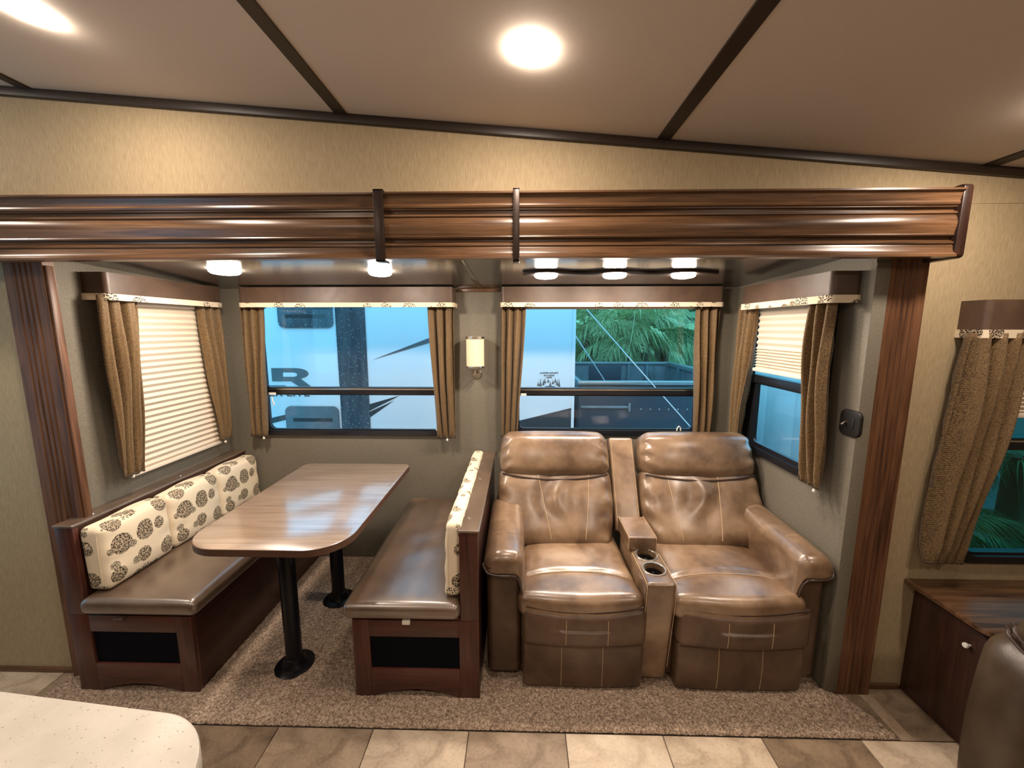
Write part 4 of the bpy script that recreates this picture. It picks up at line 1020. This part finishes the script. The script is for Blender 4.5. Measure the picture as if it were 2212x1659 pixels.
for x in (.8, 1.75):
    for y in (2.18, 4.0):
        D.part('wheel', MB().lathe([(.10, y-.09), (.30, y-.09), (.33, y-.05), (.33, y+.05), (.30, y+.09), (.10, y+.09), (.10, y-.09)], (x, 0, -.51), 24, 'y'), M['ventslot'])
D.part('axle', MB().box((.7, 2.3, -.55), (1.85, 3.9, .0)), M['trailer_dark'])
# ropes
o = MB().tube([(.555, 2.07, 1.74), (1.0, 2.06, 1.25), (1.58, 2.05, .62), (1.75, 2.05, .42), (2.6, 2.05, -.85)], .0055, 6).build('rope', M['rope'], None, (1.75, 2.05, .42)); tag(o, 'long white rope slanting down across the recliner window', 'rope')
o = MB().tube([(.42, 2.62, 1.66), (.60, 2.66, 1.42), (.80, 2.8, 1.15), (1.0, 2.95, .88), (1.3, 3.0, .065)], .0055, 6).build('rope', M['rope'], None, (.9, 2.7, 1.2)); tag(o, 'shorter white rope running down behind the dump trailer side', 'rope')
# pale rendered wall seen through the right side window
t = Thing('garden_wall', (3.0, 2.7, -.85), 'pale rendered wall outside the right side window', 'wall')
for i, (a, b_) in enumerate(((1.75, 2.245), (2.25, 2.745), (2.75, 3.245), (3.25, 3.9))):
    t.part('panel', MB().box((2.95, a, -.85), (3.05, b_, 2.1)), M['concrete'], bevel=.004)
t.part('footing', MB().box((2.97, 1.75, -.9), (3.03, 3.9, 2.08)), M['seamline'])
# palms
def frond_mesh(name, L, droop, leaf, n, mat, seed):
    R = np.random.RandomState(seed); mb = MB(); pts = []
    for i in range(13):
        s = i/12; pts.append(Vector((L*s*(1-.18*s*s), 0, L*(.42*s-droop*s*s))))
    mb.tube([tuple(p) for p in pts], [.014*(1-.8*i/12) for i in range(13)], 5)
    for i in range(n):
        s = .12+.88*i/(n-1); k = s*12; a = int(min(k, 11)); p = pts[a].lerp(pts[a+1], k-a)
        ln = leaf*(sin(pi*min(1, .15+s*.8))**.7)*(.85+.3*R.rand())
        for sd in (-1, 1):
            d = Vector((.55+.2*R.rand(), sd*(.75+.2*R.rand()), -.25-.5*R.rand())).normalized(); wv = Vector((.5, 0, .25)).normalized()*.013
            q = p+d*ln*.5+Vector((0, 0, .03*ln)); e = p+d*ln+Vector((0, 0, -.30*ln))
            mb.add([tuple(p-wv*.4), tuple(p+wv*.4), tuple(q+wv), tuple(q-wv), tuple(e)], [(0, 1, 2, 3), (3, 2, 4)])
    o = mb.build(name, mat); me = o.data; bpy.data.objects.remove(o); return me
FR = [frond_mesh('frond', 1.5, .75, .42, 34, M['frond'], 1), frond_mesh('frond', 1.25, .55, .36, 30, M['frond'], 2), frond_mesh('frond', 1.4, .9, .45, 34, M['frond_dark'], 3), frond_mesh('frond', 1.0, .6, .34, 26, M['frond_dark'], 4)]
def palm(x, y, z, k, n, label, seed, sc=1.):
    R = np.random.RandomState(seed); t = Thing('palm', (x, y, -.85), label, 'palm', 'palms outside')
    t.part('trunk', MB().tube([(x, y, -.87), (x+.02, y, (z-.85)/2), (x, y, z)], [.10, .075, .06], 10), M['stem'])
    for i in range(n):
        o = bpy.data.objects.new('frond', FR[(k+int(R.rand()*2)) % 4]); COL.objects.link(o); o.parent = t.o
        o.location = (0, 0, z+.85-.05*R.rand()); o.rotation_euler = (R.rand()*.5-.25, -1.15*R.rand()+.45, 2*pi*i/n+R.rand()*.5)
        s = sc*(.75+.5*R.rand()); o.scale = (s, s, s)
for i, (x, y, z, k, n, lb) in enumerate([
        (1.05, 5.0, 1.55, 0, 20, 'leafy palm just right of the white trailer, behind the dump trailer'), (1.75, 4.9, 1.75, 0, 20, 'bright palm behind the middle of the dump trailer'),
        (1.95, 4.8, 1.35, 1, 20, 'low palm at the right end of the dump trailer'), (2.5, 5.5, 2.4, 2, 20, 'dark tall palm at the upper right of the recliner window'), (1.3, 5.9, 2.5, 2, 22, 'dark tall palm right behind the leafy palm'),
        (2.0, 6.2, 2.0, 3, 22, 'dark palm at the back of the grove'), (3.1, 6.0, 1.9, 2, 20, 'palm at the right end of the grove'), (1.6, 6.9, 1.2, 3, 22, 'low dark palm in the rear of the grove'), (2.9, 7.0, 3.0, 2, 22, 'tallest palm in the rear of the grove'), (1.0, 7.2, 3.2, 2, 22, 'tall palm in the rear left of the grove')]):
    palm(x, y, z, k, n, lb, 30+i)
for i, (x, y, z, lb) in enumerate([(2.45, .72, .45, 'low palm outside the window at the right edge'), (2.95, .82, .8, 'taller palm outside the window at the right edge'), (3.5, .75, .5, 'palm outside, right of the garden wall')]):
    palm(x, y, z, 2, 18, lb, 60+i, .36)
t = Thing('clipped_hedge', (2.2, 8.3, -.85), 'dark hedge behind the palm grove', 'hedge')
R = np.random.RandomState(5)
def hedge(u, v):
    return (-2+9*u, 8.2+.25*sin(37*u)*cos(23*v)+.2*R.rand(), -.85+5.2*v)
mb = MB().grid(hedge, 70, 40); mb.box((-2, 8.5, -.85), (7, 9.2, 4.3)); t.part('foliage', mb, M['frond_dark'], smooth=False)
